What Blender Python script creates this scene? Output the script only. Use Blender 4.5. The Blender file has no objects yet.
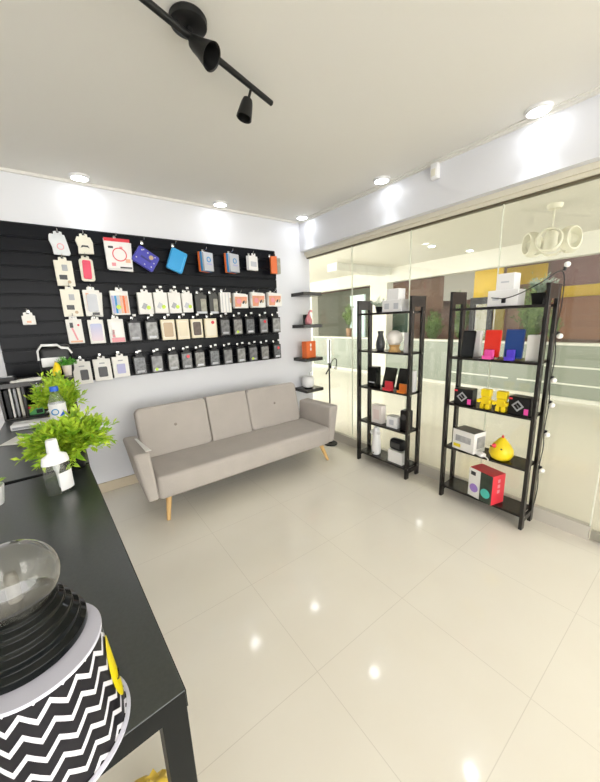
import bpy, bmesh, math, random
from mathutils import Vector, Matrix, Euler
random.seed(11)
R = math.radians
S = bpy.context.scene
COL = S.collection
PI = math.pi

# ------------------------------------------------------------------ materials
MATS = {}
def mat(name, color, rough=.5, metal=0., spec=.5, noise=0., nscale=20., bump=0., emit=None, estr=0., coat=0.):
    if name in MATS: return MATS[name]
    m = bpy.data.materials.new(name); m.use_nodes = True
    nt = m.node_tree; b = nt.nodes['Principled BSDF']
    c = (*color, 1)
    b.inputs['Base Color'].default_value = c
    b.inputs['Roughness'].default_value = rough
    b.inputs['Metallic'].default_value = metal
    b.inputs['Specular IOR Level'].default_value = spec
    b.inputs['Coat Weight'].default_value = coat
    if noise or bump:
        tc = nt.nodes.new('ShaderNodeTexCoord'); nz = nt.nodes.new('ShaderNodeTexNoise')
        nz.inputs['Scale'].default_value = nscale; nz.inputs['Detail'].default_value = 4
        nt.links.new(tc.outputs['Object'], nz.inputs['Vector'])
        if noise:
            mx = nt.nodes.new('ShaderNodeMix'); mx.data_type = 'RGBA'
            mx.inputs['A'].default_value = tuple(max(0, v * (1 - noise)) for v in color) + (1,)
            mx.inputs['B'].default_value = tuple(min(1, v * (1 + noise)) for v in color) + (1,)
            nt.links.new(nz.outputs['Fac'], mx.inputs['Factor'])
            nt.links.new(mx.outputs['Result'], b.inputs['Base Color'])
        if bump:
            bp = nt.nodes.new('ShaderNodeBump'); bp.inputs['Strength'].default_value = bump; bp.inputs['Distance'].default_value = .004
            nt.links.new(nz.outputs['Fac'], bp.inputs['Height']); nt.links.new(bp.outputs['Normal'], b.inputs['Normal'])
    if emit:
        b.inputs['Emission Color'].default_value = (*emit, 1); b.inputs['Emission Strength'].default_value = estr
    MATS[name] = m
    return m

class NT:
    """tiny node-graph helper"""
    def __init__(s, name):
        s.m = bpy.data.materials.new(name); s.m.use_nodes = True; s.t = s.m.node_tree
        s.b = s.t.nodes['Principled BSDF']; s.out = s.t.nodes['Material Output']
        MATS[name] = s.m
    def n(s, typ, **kw):
        nd = s.t.nodes.new(typ)
        for k, v in kw.items(): setattr(nd, k, v)
        return nd
    def l(s, a, b): s.t.links.new(a, b)
    def math(s, op, a, b=None, clamp=False):
        nd = s.n('ShaderNodeMath', operation=op, use_clamp=clamp)
        for i, v in enumerate((a, b)):
            if v is None: continue
            if isinstance(v, (int, float)): nd.inputs[i].default_value = v
            else: s.l(v, nd.inputs[i])
        return nd.outputs[0]
    def mix(s, f, a, b):
        nd = s.n('ShaderNodeMix', data_type='RGBA')
        if isinstance(f, (int, float)): nd.inputs['Factor'].default_value = f
        else: s.l(f, nd.inputs['Factor'])
        for k, v in (('A', a), ('B', b)):
            if isinstance(v, tuple): nd.inputs[k].default_value = (*v, 1)
            else: s.l(v, nd.inputs[k])
        return nd.outputs['Result']
    def xyz(s):
        tc = s.n('ShaderNodeTexCoord'); sp = s.n('ShaderNodeSeparateXYZ'); s.l(tc.outputs['Object'], sp.inputs[0])
        return tc.outputs['Object'], sp.outputs
    def noise(s, vec, scale, detail=3):
        nz = s.n('ShaderNodeTexNoise'); nz.inputs['Scale'].default_value = scale; nz.inputs['Detail'].default_value = detail
        s.l(vec, nz.inputs['Vector']); return nz.outputs['Fac']

def floor_material():
    g = NT('polished_tile'); v, (x, y, z) = g.xyz()
    fx = g.math('FRACT', g.math('DIVIDE', g.math('SUBTRACT', x, .677 - 6), .6))
    fy = g.math('FRACT', g.math('DIVIDE', g.math('SUBTRACT', y, .872 - 6), .6))
    ex = g.math('MINIMUM', fx, g.math('SUBTRACT', 1, fx)); ey = g.math('MINIMUM', fy, g.math('SUBTRACT', 1, fy))
    e = g.math('MINIMUM', ex, ey)
    gr = g.math('LESS_THAN', e, .0024)
    nz = g.noise(v, 3.5, 5)
    base = g.mix(nz, (.77, .72, .62), (.82, .78, .69))
    g.l(g.mix(g.math('MULTIPLY', gr, .27), base, (.33, .28, .21)), g.b.inputs['Base Color'])
    g.b.inputs['Roughness'].default_value = .085; g.b.inputs['IOR'].default_value = 1.5
    return g.m

def chevron_material(height):
    g = NT('chevron_print'); v, (x, y, z) = g.xyz()
    a = g.math('ARCTAN2', y, x)
    t = g.math('FRACT', g.math('MULTIPLY', g.math('ADD', a, PI), 16 / (2 * PI)))
    zig = g.math('MULTIPLY', g.math('ABSOLUTE', g.math('SUBTRACT', t, .5)), .034)
    s = g.math('FRACT', g.math('DIVIDE', g.math('ADD', g.math('ADD', z, 1.0085), zig), .0268))
    w = g.math('LESS_THAN', s, .31)
    nz = g.noise(v, 28, 3)
    dark = g.mix(nz, (.004, .004, .007), (.022, .020, .024))
    g.l(g.mix(w, dark, (.66, .65, .70)), g.b.inputs['Base Color'])
    g.b.inputs['Roughness'].default_value = .35; g.b.inputs['Specular IOR Level'].default_value = .15
    return g.m

def glass_material(name, tint, fac_scale=1., ior=1.5, haze=.0):
    """thin clear sheet: transparent, with a Fresnel mirror on top"""
    g = NT(name)
    tr = g.n('ShaderNodeBsdfTransparent'); tr.inputs[0].default_value = (*tint, 1)
    gl = g.n('ShaderNodeBsdfGlossy'); gl.inputs['Roughness'].default_value = .0
    lw = g.n('ShaderNodeLayerWeight'); lw.inputs['Blend'].default_value = .5
    fz = g.math('ADD', g.math('MULTIPLY', g.math('POWER', lw.outputs['Facing'], 5), .96), ((ior - 1) / (ior + 1)) ** 2)
    mx = g.n('ShaderNodeMixShader')
    g.l(g.math('MULTIPLY', fz, fac_scale, True), mx.inputs[0])
    if haze:
        df = g.n('ShaderNodeBsdfDiffuse'); df.inputs[0].default_value = (.95, .93, .82, 1)
        m2 = g.n('ShaderNodeMixShader'); m2.inputs[0].default_value = haze
        g.l(tr.outputs[0], m2.inputs[1]); g.l(df.outputs[0], m2.inputs[2]); g.l(m2.outputs[0], mx.inputs[1])
    else: g.l(tr.outputs[0], mx.inputs[1])
    g.l(gl.outputs[0], mx.inputs[2]); g.l(mx.outputs[0], g.out.inputs['Surface'])
    return g.m

def brick_material(name, c1, c2, mortar, scale):
    g = NT(name); v, _ = g.xyz()
    mp = g.n('ShaderNodeMapping'); mp.inputs['Rotation'].default_value = (R(90), 0, R(90)); g.l(v, mp.inputs[0])
    b = g.n('ShaderNodeTexBrick'); b.inputs['Color1'].default_value = (*c1, 1); b.inputs['Color2'].default_value = (*c2, 1)
    b.inputs['Mortar'].default_value = (*mortar, 1); b.inputs['Scale'].default_value = scale; b.inputs['Mortar Size'].default_value = .01
    g.l(mp.outputs[0], b.inputs['Vector']); g.l(b.outputs['Color'], g.b.inputs['Base Color']); g.b.inputs['Roughness'].default_value = .7
    return g.m

def wood_material(name, c1, c2, rough, axis_scale):
    g = NT(name); v, _ = g.xyz()
    mp = g.n('ShaderNodeMapping'); mp.inputs['Scale'].default_value = axis_scale; g.l(v, mp.inputs[0])
    nz = g.noise(mp.outputs[0], 6, 5); g.l(g.mix(nz, c1, c2), g.b.inputs['Base Color']); g.b.inputs['Roughness'].default_value = rough
    return g.m

def fabric_material(name, c):
    g = NT(name); v, _ = g.xyz()
    n1 = g.noise(v, 420, 2); n2 = g.noise(v, 7, 3)
    f = g.math('ADD', g.math('MULTIPLY', n1, .7), g.math('MULTIPLY', n2, .3))
    g.l(g.mix(f, tuple(k * .72 for k in c), tuple(min(1, k * 1.25) for k in c)), g.b.inputs['Base Color'])
    bp = g.n('ShaderNodeBump'); bp.inputs['Strength'].default_value = .25; bp.inputs['Distance'].default_value = .002
    g.l(n1, bp.inputs['Height']); g.l(bp.outputs[0], g.b.inputs['Normal'])
    g.b.inputs['Roughness'].default_value = .9; g.b.inputs['Specular IOR Level'].default_value = .2
    return g.m

def leaf_material(name, c1, c2):
    g = NT(name); v, _ = g.xyz()
    nz = g.noise(v, 28, 2)
    ramp = g.math('MULTIPLY', g.math('SUBTRACT', nz, .3), 2.5, True)
    g.l(g.mix(ramp, c1, c2), g.b.inputs['Base Color']); g.b.inputs['Roughness'].default_value = .5
    return g.m

FLOOR = floor_material()
GLASS = glass_material('pane_glass', (.975, .985, .955), 1.0, 1.5, .035)
GLOBE = glass_material('globe_glass', (.985, .98, .96), 2.2, 1.5, .03)
CLEAR = glass_material('clear_plastic', (.95, .97, .97), 1.4, 1.5, .05)
WALL = mat('wall_paint', (.74, .75, .79), .7, noise=.015, nscale=2)
CEIL = mat('ceiling_paint', (.75, .735, .69), .8, noise=.012, nscale=1.5)
CREAM = mat('cream_trim', (.74, .70, .58), .55)
SKIRT = mat('skirting_tile', (.60, .52, .39), .2, noise=.05, nscale=4)
SKIRTG = mat('grey_skirting', (.56, .53, .47), .2, noise=.06, nscale=3)
WHITE = mat('white_plastic', (.85, .85, .86), .4)
PAPER = mat('white_card', (.84, .83, .80), .6)
BLACK = mat('black_plastic', (.008, .008, .009), .35, spec=.3)
BLACKM = mat('black_metal', (.008, .008, .008), .4, spec=.3)
GLOSSB = mat('gloss_black', (.003, .004, .004), .08, spec=.22)
CHROME = mat('chrome', (.72, .72, .72), .22, metal=1)
STEEL = mat('brushed_steel', (.55, .54, .50), .35, metal=1)
RACKW = wood_material('black_brown_wood', (.005, .004, .0035), (.016, .012, .010), .25, (8, 1, 1))
DESKM = wood_material('black_desk_laminate', (.016, .020, .019), (.044, .051, .049), .30, (30, 30, 30))
DESKM.node_tree.nodes['Principled BSDF'].inputs['IOR'].default_value = 1.75
DESKL = mat('black_desk_leg', (.007, .008, .008), .45, spec=.15)
RACKW.node_tree.nodes['Principled BSDF'].inputs['Specular IOR Level'].default_value = .5
SLAT = wood_material('black_slat_board', (.002, .0025, .004), (.009, .010, .014), .28, (2, 8, 14))
SLAT.node_tree.nodes['Principled BSDF'].inputs['Specular IOR Level'].default_value = .13
FABRIC = fabric_material('sofa_fabric', (.45, .412, .378))
BEECH = wood_material('pale_wood', (.60, .36, .13), (.72, .47, .20), .45, (20, 20, 2))
LEAF = leaf_material('bright_leaf', (.14, .36, .012), (.66, .82, .07))
LEAFD = leaf_material('mall_leaf', (.05, .13, .03), (.30, .42, .14))
def lamp_mat(name, c, s): return mat(name, (.9, .9, .9), .4, emit=c, estr=s)
LED = lamp_mat('led_diffuser', (.93, .96, 1.), 14)

# ------------------------------------------------------------------ mesh builder
class MB:
    def __init__(s): s.bm = bmesh.new()
    def _xf(s, vs, rot=None, at=None):
        if rot is not None: bmesh.ops.rotate(s.bm, verts=vs, cent=(0, 0, 0), matrix=Euler(rot).to_matrix())
        if at is not None: bmesh.ops.translate(s.bm, verts=vs, vec=at)
    def box(s, c, d, rot=None, bev=0., seg=2, mi=0):
        r = bmesh.ops.create_cube(s.bm, size=1.); vs = r['verts']
        bmesh.ops.scale(s.bm, vec=d, verts=vs)
        if bev:
            es = list({e for v in vs for e in v.link_edges})
            q = bmesh.ops.bevel(s.bm, geom=es, offset=min(bev, min(d) * .49), segments=seg, profile=.5, affect='EDGES')
            vs = list({v for f in q['faces'] for v in f.verts} | {v for v in vs if v.is_valid})
        for f in {f for v in vs for f in v.link_faces}: f.material_index = mi
        s._xf(vs, rot, c); return s
    def bx(s, x0, x1, y0, y1, z0, z1, **k):
        return s.box(((x0 + x1) / 2, (y0 + y1) / 2, (z0 + z1) / 2), (abs(x1 - x0), abs(y1 - y0), abs(z1 - z0)), **k)
    def cyl(s, p0, p1, r0, r1=None, n=20, mi=0, cap=True):
        p0, p1 = Vector(p0), Vector(p1); d = p1 - p0; r1 = r0 if r1 is None else r1
        q = bmesh.ops.create_cone(s.bm, cap_ends=cap, segments=n, radius1=r0, radius2=r1, depth=d.length)
        vs = q['verts']; M = Vector((0, 0, 1)).rotation_difference(d.normalized()).to_matrix()
        bmesh.ops.rotate(s.bm, verts=vs, cent=(0, 0, 0), matrix=M); bmesh.ops.translate(s.bm, verts=vs, vec=(p0 + p1) / 2)
        for f in {f for v in vs for f in v.link_faces}: f.material_index = mi
        return s
    def sph(s, c, r, sc=(1, 1, 1), n=20, rot=None, mi=0):
        q = bmesh.ops.create_uvsphere(s.bm, u_segments=n, v_segments=max(8, n * 2 // 3), radius=r); vs = q['verts']
        bmesh.ops.scale(s.bm, vec=sc, verts=vs); s._xf(vs, rot, c)
        for f in {f for v in vs for f in v.link_faces}: f.material_index = mi
        return s
    def lathe(s, prof, c=(0, 0, 0), n=32, sc=(1, 1), rot=None, cap=True, mi=0):
        rings = []; allv = []
        for r, z in prof:
            rg = [s.bm.verts.new((max(r, 1e-4) * math.cos(2 * PI * i / n) * sc[0], max(r, 1e-4) * math.sin(2 * PI * i / n) * sc[1], z)) for i in range(n)]
            rings.append(rg); allv += rg
        for a, b in zip(rings, rings[1:]):
            for i in range(n):
                f = s.bm.faces.new((a[i], a[(i + 1) % n], b[(i + 1) % n], b[i])); f.material_index = mi
        if cap:
            s.bm.faces.new(list(reversed(rings[0]))).material_index = mi; s.bm.faces.new(rings[-1]).material_index = mi
        s._xf(allv, rot, c); return s
    def tube(s, pts, r, n=8, mi=0):
        P = [Vector(p) for p in pts]; rings = []
        up = Vector((.3, .2, .93))
        for i, p in enumerate(P):
            t = (P[min(i + 1, len(P) - 1)] - P[max(i - 1, 0)]).normalized()
            a = t.cross(up)
            if a.length < 1e-3: a = t.cross(Vector((1, 0, 0)))
            a.normalize(); b = t.cross(a)
            rr = r[i] if isinstance(r, (list, tuple)) else r
            rings.append([s.bm.verts.new(p + rr * (math.cos(2 * PI * k / n) * a + math.sin(2 * PI * k / n) * b)) for k in range(n)])
        for a, b in zip(rings, rings[1:]):
            for k in range(n): s.bm.faces.new((a[k], a[(k + 1) % n], b[(k + 1) % n], b[k])).material_index = mi
        s.bm.faces.new(list(reversed(rings[0]))).material_index = mi; s.bm.faces.new(rings[-1]).material_index = mi
        return s
    def hexa(s, b, t, mi=0):
        """solid from 4 bottom and 4 top corners"""
        vb = [s.bm.verts.new(p) for p in b]; vt = [s.bm.verts.new(p) for p in t]
        fs = [s.bm.faces.new(list(reversed(vb))), s.bm.faces.new(vt)]
        for i in range(4): fs.append(s.bm.faces.new((vb[i], vb[(i + 1) % 4], vt[(i + 1) % 4], vt[i])))
        for f in fs: f.material_index = mi
        return s
    def prism(s, pts, y0, y1, rot=None, at=None, mi=0):
        """outline in x,z pushed from y0 to y1"""
        a = [s.bm.verts.new((x, y0, z)) for x, z in pts]; b = [s.bm.verts.new((x, y1, z)) for x, z in pts]
        fs = [s.bm.faces.new(a), s.bm.faces.new(list(reversed(b)))]; n = len(pts)
        for i in range(n): fs.append(s.bm.faces.new((a[i], b[i], b[(i + 1) % n], a[(i + 1) % n])))
        for f in fs: f.material_index = mi
        s._xf(a + b, rot, at); return s
    def build(s, name, m, parent=None, loc=(0, 0, 0), rot=(0, 0, 0), smooth=False, bevel=0., sub=0, label=None):
        bmesh.ops.recalc_face_normals(s.bm, faces=s.bm.faces)
        me = bpy.data.meshes.new(name); s.bm.to_mesh(me); s.bm.free()
        for mm in (m if isinstance(m, (list, tuple)) else [m]): me.materials.append(mm)
        o = bpy.data.objects.new(name, me); COL.objects.link(o)
        o.location = loc; o.rotation_euler = rot
        if parent: o.parent = parent
        if bevel:
            b = o.modifiers.new('bevel', 'BEVEL'); b.width = bevel; b.segments = 3; b.limit_method = 'ANGLE'; b.angle_limit = R(40)
        if sub:
            b = o.modifiers.new('sub', 'SUBSURF'); b.levels = sub; b.render_levels = sub
        if smooth:
            for p in me.polygons: p.use_smooth = True
            try: me.set_sharp_from_angle(angle=R(38))
            except Exception: pass
        if label: o['label'] = label
        return o

def tag(o, label, cat, group=None, kind=None):
    o['label'] = label; o['category'] = cat
    if group: o['group'] = group
    if kind: o['kind'] = kind
    return o
def thing(name, label, cat, loc, rz=0, group=None):
    o = bpy.data.objects.new(name, None); COL.objects.link(o); o.empty_display_size = .05
    o.location = loc; o.rotation_euler = (0, 0, rz)
    return tag(o, label, cat, group)
def struct(o): o['kind'] = 'structure'; return o
def copy_tree(o, loc, label):
    r = o.copy(); COL.objects.link(r); r.location = loc; r['label'] = label
    for ch in list(o.children):
        c = ch.copy(); COL.objects.link(c); c.parent = r
        for g in list(ch.children):
            d = g.copy(); COL.objects.link(d); d.parent = c
    return r
def rrect(w, h, r, n=5, cx=0, cz=0):
    pts = []
    for (sx, sz, a0) in ((1, 1, 0), (-1, 1, 90), (-1, -1, 180), (1, -1, 270)):
        for i in range(n + 1):
            a = R(a0 + 90 * i / n); pts.append((cx + sx * (w / 2 - r) + r * math.cos(a), cz + sz * (h / 2 - r) + r * math.sin(a)))
    return pts

# ------------------------------------------------------------------ camera
yaw, pitch, roll, F = R(36.30), R(12.0), R(2.148), 319.25
f = Vector((math.sin(yaw) * math.cos(pitch), math.cos(yaw) * math.cos(pitch), -math.sin(pitch)))
r0 = Vector((math.cos(yaw), -math.sin(yaw), 0)); d0 = f.cross(r0)
rr = math.cos(roll) * r0 + math.sin(roll) * d0; dd = -math.sin(roll) * r0 + math.cos(roll) * d0
cam = bpy.data.cameras.new('camera'); co = bpy.data.objects.new('camera', cam); COL.objects.link(co)
M = Matrix((rr, -dd, -f)).transposed().to_4x4(); M.translation = Vector((0, 0, 1.5)); co.matrix_world = M
cam.sensor_fit = 'HORIZONTAL'; cam.sensor_width = 36; cam.lens = F / 600 * 36; cam.shift_y = -2.93 / 600; cam.clip_start = .02
S.camera = co

# ------------------------------------------------------------------ room shell
H = 2.64; YB = 3.3; GX = 2.62
struct(MB().bx(-2.2, 13, -4, 14, -.1, 0).build('floor', FLOOR))
struct(MB().bx(-2.2, 2.72, -3.2, YB + .12, H, H + .1).build('ceiling', CEIL))
struct(MB().bx(-2.2, GX + .02, YB, YB + .12, 0, H).build('wall_back', WALL))
struct(MB().bx(-2.2, -2.1, -3.2, YB, 0, H).build('wall_left', WALL))
struct(MB().bx(2.50, 2.76, -3.2, YB, 2.31, H).build('wall_right', WALL))          # the beam over the glass
struct(MB().bx(-2.1, 2.56, YB - .012, YB, 0, .088).bx(-2.1, 2.56, YB - .014, YB, .086, .092).build('baseboard_back', SKIRT))
struct(MB().bx(2.604, 2.65, .385, YB - .014, 0, .10).build('baseboard_right', SKIRTG))
struct(MB().bx(2.565, 2.69, -3.2, YB, 2.275, 2.31).bx(2.585, 2.665, -3.2, YB, 2.25, 2.275).build('trim_1', CREAM))
struct(MB().bx(2.60, 2.645, -3.2, YB, 2.238, 2.25).build('trim_2', mat('dark_strip', (.12, .10, .06), .5)))  # thin dark strip along the top of the glass
struct(MB().bx(2.475, 2.50, -3.2, YB - .02, H - .022, H).bx(2.455, 2.475, -3.2, YB - .02, H - .008, H).build('trim_3', CEIL))
struct(MB().bx(-2.1, 2.45, YB - .022, YB, H - .02, H).build('trim_4', CEIL))
# glass panes of the right-hand wall
seams = [3.28, 2.55, 1.83, 1.09, .385]
for i in range(4):
    o = struct(MB().bx(GX, GX + .010, seams[i + 1] + .003, seams[i] - .003, .10, 2.24).build('window_%d' % (i + 1), GLASS))
    MB().bx(GX - .001, GX + .011, seams[i + 1] - .002, seams[i + 1] + .003, .10, 2.24).build('silicone_joint', mat('joint', (.75, .78, .68), .3), o)
dr = struct(MB().bx(GX, GX + .010, -.55, .378, .012, 2.24).build('door_1', GLASS))
MB().bx(GX - .012, GX + .022, .20, .376, .012, .075).build('patch_fitting', STEEL, dr, bevel=.004)
struct(MB().bx(GX, GX + .010, -3.1, -.56, .10, 2.24).build('window_5', GLASS))

# ------------------------------------------------------------------ ceiling lights
def spot(loc, e, size=72, blend=1., col=(.90, .95, 1.), rad=.05):
    l = bpy.data.lights.new('lamp', 'SPOT'); l.energy = e; l.spot_size = R(size); l.spot_blend = blend; l.color = col; l.shadow_soft_size = rad
    o = bpy.data.objects.new('lamp', l); COL.objects.link(o); o.location = loc; return o
def downlight(x, y, label, e=7, z=H, r=.068, group='ceiling downlights'):
    t = thing('downlight', label, 'ceiling light', (x, y, z), 0, group)
    MB().lathe([(r, 0), (r, -.012), (r - .012, -.02), (r - .014, -.014)], n=28).build('frame', WHITE, t, smooth=True)
    MB().lathe([(.001, -.013), (r - .014, -.013), (r - .014, -.018), (.001, -.019)], n=28, cap=False).build('diffuser', LED, t)
    s = spot((x, y, z - .03), e); return t
downlight(.31, 3.17, 'round white downlight over the left part of the slatwall')
downlight(1.45, 3.17, 'round white downlight above the middle of the slatwall')
downlight(2.395, 3.10, 'round white downlight in the far ceiling corner')
downlight(2.385, 1.97, 'round white downlight by the beam, in front of the left rack')
downlight(2.41, .86, 'largest round white downlight by the beam, at upper right')

# motion sensor on beam
t = thing('motion_sensor', 'small white sensor box high on the beam under the ceiling', 'sensor', (2.5, 1.535, 2.565))
MB().box((-.025, 0, 0), (.05, .062, .11), bev=.012).build('housing', WHITE, t, smooth=True)
MB().box((-.050, 0, -.012), (.006, .034, .05), bev=.003).build('lens', mat('cream_lens', (.78, .76, .66), .3), t)

# track light
t = thing('track_light', 'black ceiling spotlight bar with round rose and two bell heads', 'spotlight', (.578, 1.418, H))
MB().lathe([(.066, 0), (.070, -.006), (.068, -.024), (.058, -.030), (.001, -.031)], n=36).build('ceiling_rose', BLACKM, t, smooth=True)
MB().cyl((0, 0, -.03), (0, 0, -.062), .012).build('stem', BLACKM, t)
ax = Vector((.95, .32, 0)).normalized()
MB().cyl(ax * -.62 + Vector((.034, 0, -.068)), ax * .445 + Vector((.034, 0, -.068)), .0125, n=18).build('bar', BLACKM, t, smooth=True)
def bell(at, dirv, r=.036, L=.085):
    p = Vector(at); dv = Vector(dirv).normalized()
    q = Vector((0, 0, 1)).rotation_difference(dv).to_euler()
    hd = MB().lathe([(.012, 0), (.022, .006), (.027, .022), (.031, .05), (r, L), (r * .9, L - .003), (.026, .05), (.018, .02), (.001, .02)], n=28).build('lamp_head', BLACKM, t, loc=p, rot=q, smooth=True)
    MB().sph((0, 0, .036), .017, n=14).build('bulb', mat('dark_bulb', (.08, .08, .08), .2), hd, smooth=True)
MB().cyl(ax * .0 + Vector((0, 0, -.068)), Vector((.0, -.022, -.088)), .008).build('pivot', BLACKM, t)
bell(Vector((.0, -.018, -.083)), (.46, -.60, -.66), r=.046, L=.105)
MB().cyl(ax * .31 + Vector((.026, 0, -.068)), ax * .325 + Vector((-.004, .005, -.12)), .006).build('pivot', BLACKM, t)
bell(ax * .325 + Vector((-.004, .005, -.112)), (-.28, .10, -1), r=.036, L=.088)

# ------------------------------------------------------------------ slatwall
t = thing('slatwall', 'black grooved slatwall panel filling the back wall above the sofa', 'display panel', (0, YB, 1.052))
mb = MB(); n = 12; x0, x1 = -.365, 2.125; hh = 1.232 / n
mb.bx(x0, x1, -.008, -.001, 0, 1.232)
for i in range(n):
    mb.bx(x0, x1, -.022, -.007, i * hh + .004, (i + 1) * hh - .012)
    mb.bx(x0, x1, -.016, -.007, (i + 1) * hh - .006, (i + 1) * hh + .002 if i < n - 1 else 1.232)
mb.build('slat_board', SLAT, t, bevel=.0015)
SLATW = t
HOOKM = CHROME
def hook(x, z, reach=.12, price=True):
    mb = MB(); mb.box((x, -.025, z), (.022, .006, .03), bev=.002)
    mb.tube([(x, -.022, z), (x, -.022 - reach * .9, z), (x, -.022 - reach, z + .006), (x, -.022 - reach - .006, z + .018)], .0028, n=6)
    h = mb.build('peg_hook', HOOKM, SLATW, smooth=True)
    if price: MB().box((x + .004, -.03 - reach, z + .022), (.026, .003, .018), bev=.001).build('price_holder', WHITE, h)

# ------------------------------------------------------------------ goods hanging on the slatwall
def hangtab(mb, w, z0, th):
    mb.prism([(-.028, z0 - .004), (-.026, z0 + .022), (-.009, z0 + .026), (-.009, z0 + .012), (.009, z0 + .012), (.009, z0 + .026), (.026, z0 + .022), (.028, z0 - .004)], -th / 2, -th / 2 + .003)
def greyvar(i):
    base = [(.20, .20, .205), (.28, .28, .275), (.15, .15, .155), (.24, .235, .225), (.12, .125, .135)][i % 5]
    return mat('grey_print_%d' % (i % 5), base, .25, noise=.95, nscale=22 + 7 * (i % 5))
def colmat(name, c, rough=.35, **k): return mat(name, c, rough, **k)
PRINT = {
 'ink': (.03, .03, .035), 'pink': (.78, .30, .34), 'red': (.72, .04, .06), 'lilac': (.42, .42, .68), 'blue': (.03, .28, .62),
 'violet': (.045, .045, .42), 'sky': (.02, .33, .70), 'orange': (.80, .16, .03), 'yellow': (.85, .68, .02), 'green': (.12, .45, .12),
 'cream': (.76, .68, .50), 'grey': (.38, .39, .42), 'silver': (.55, .57, .62), 'magenta': (.85, .08, .42), 'peach': (.80, .45, .30), 'lime': (.55, .75, .04), 'tan': (.52, .38, .24), 'white': (.84, .83, .82)}
def pm(k): return colmat('print_' + k, PRINT[k])

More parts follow.
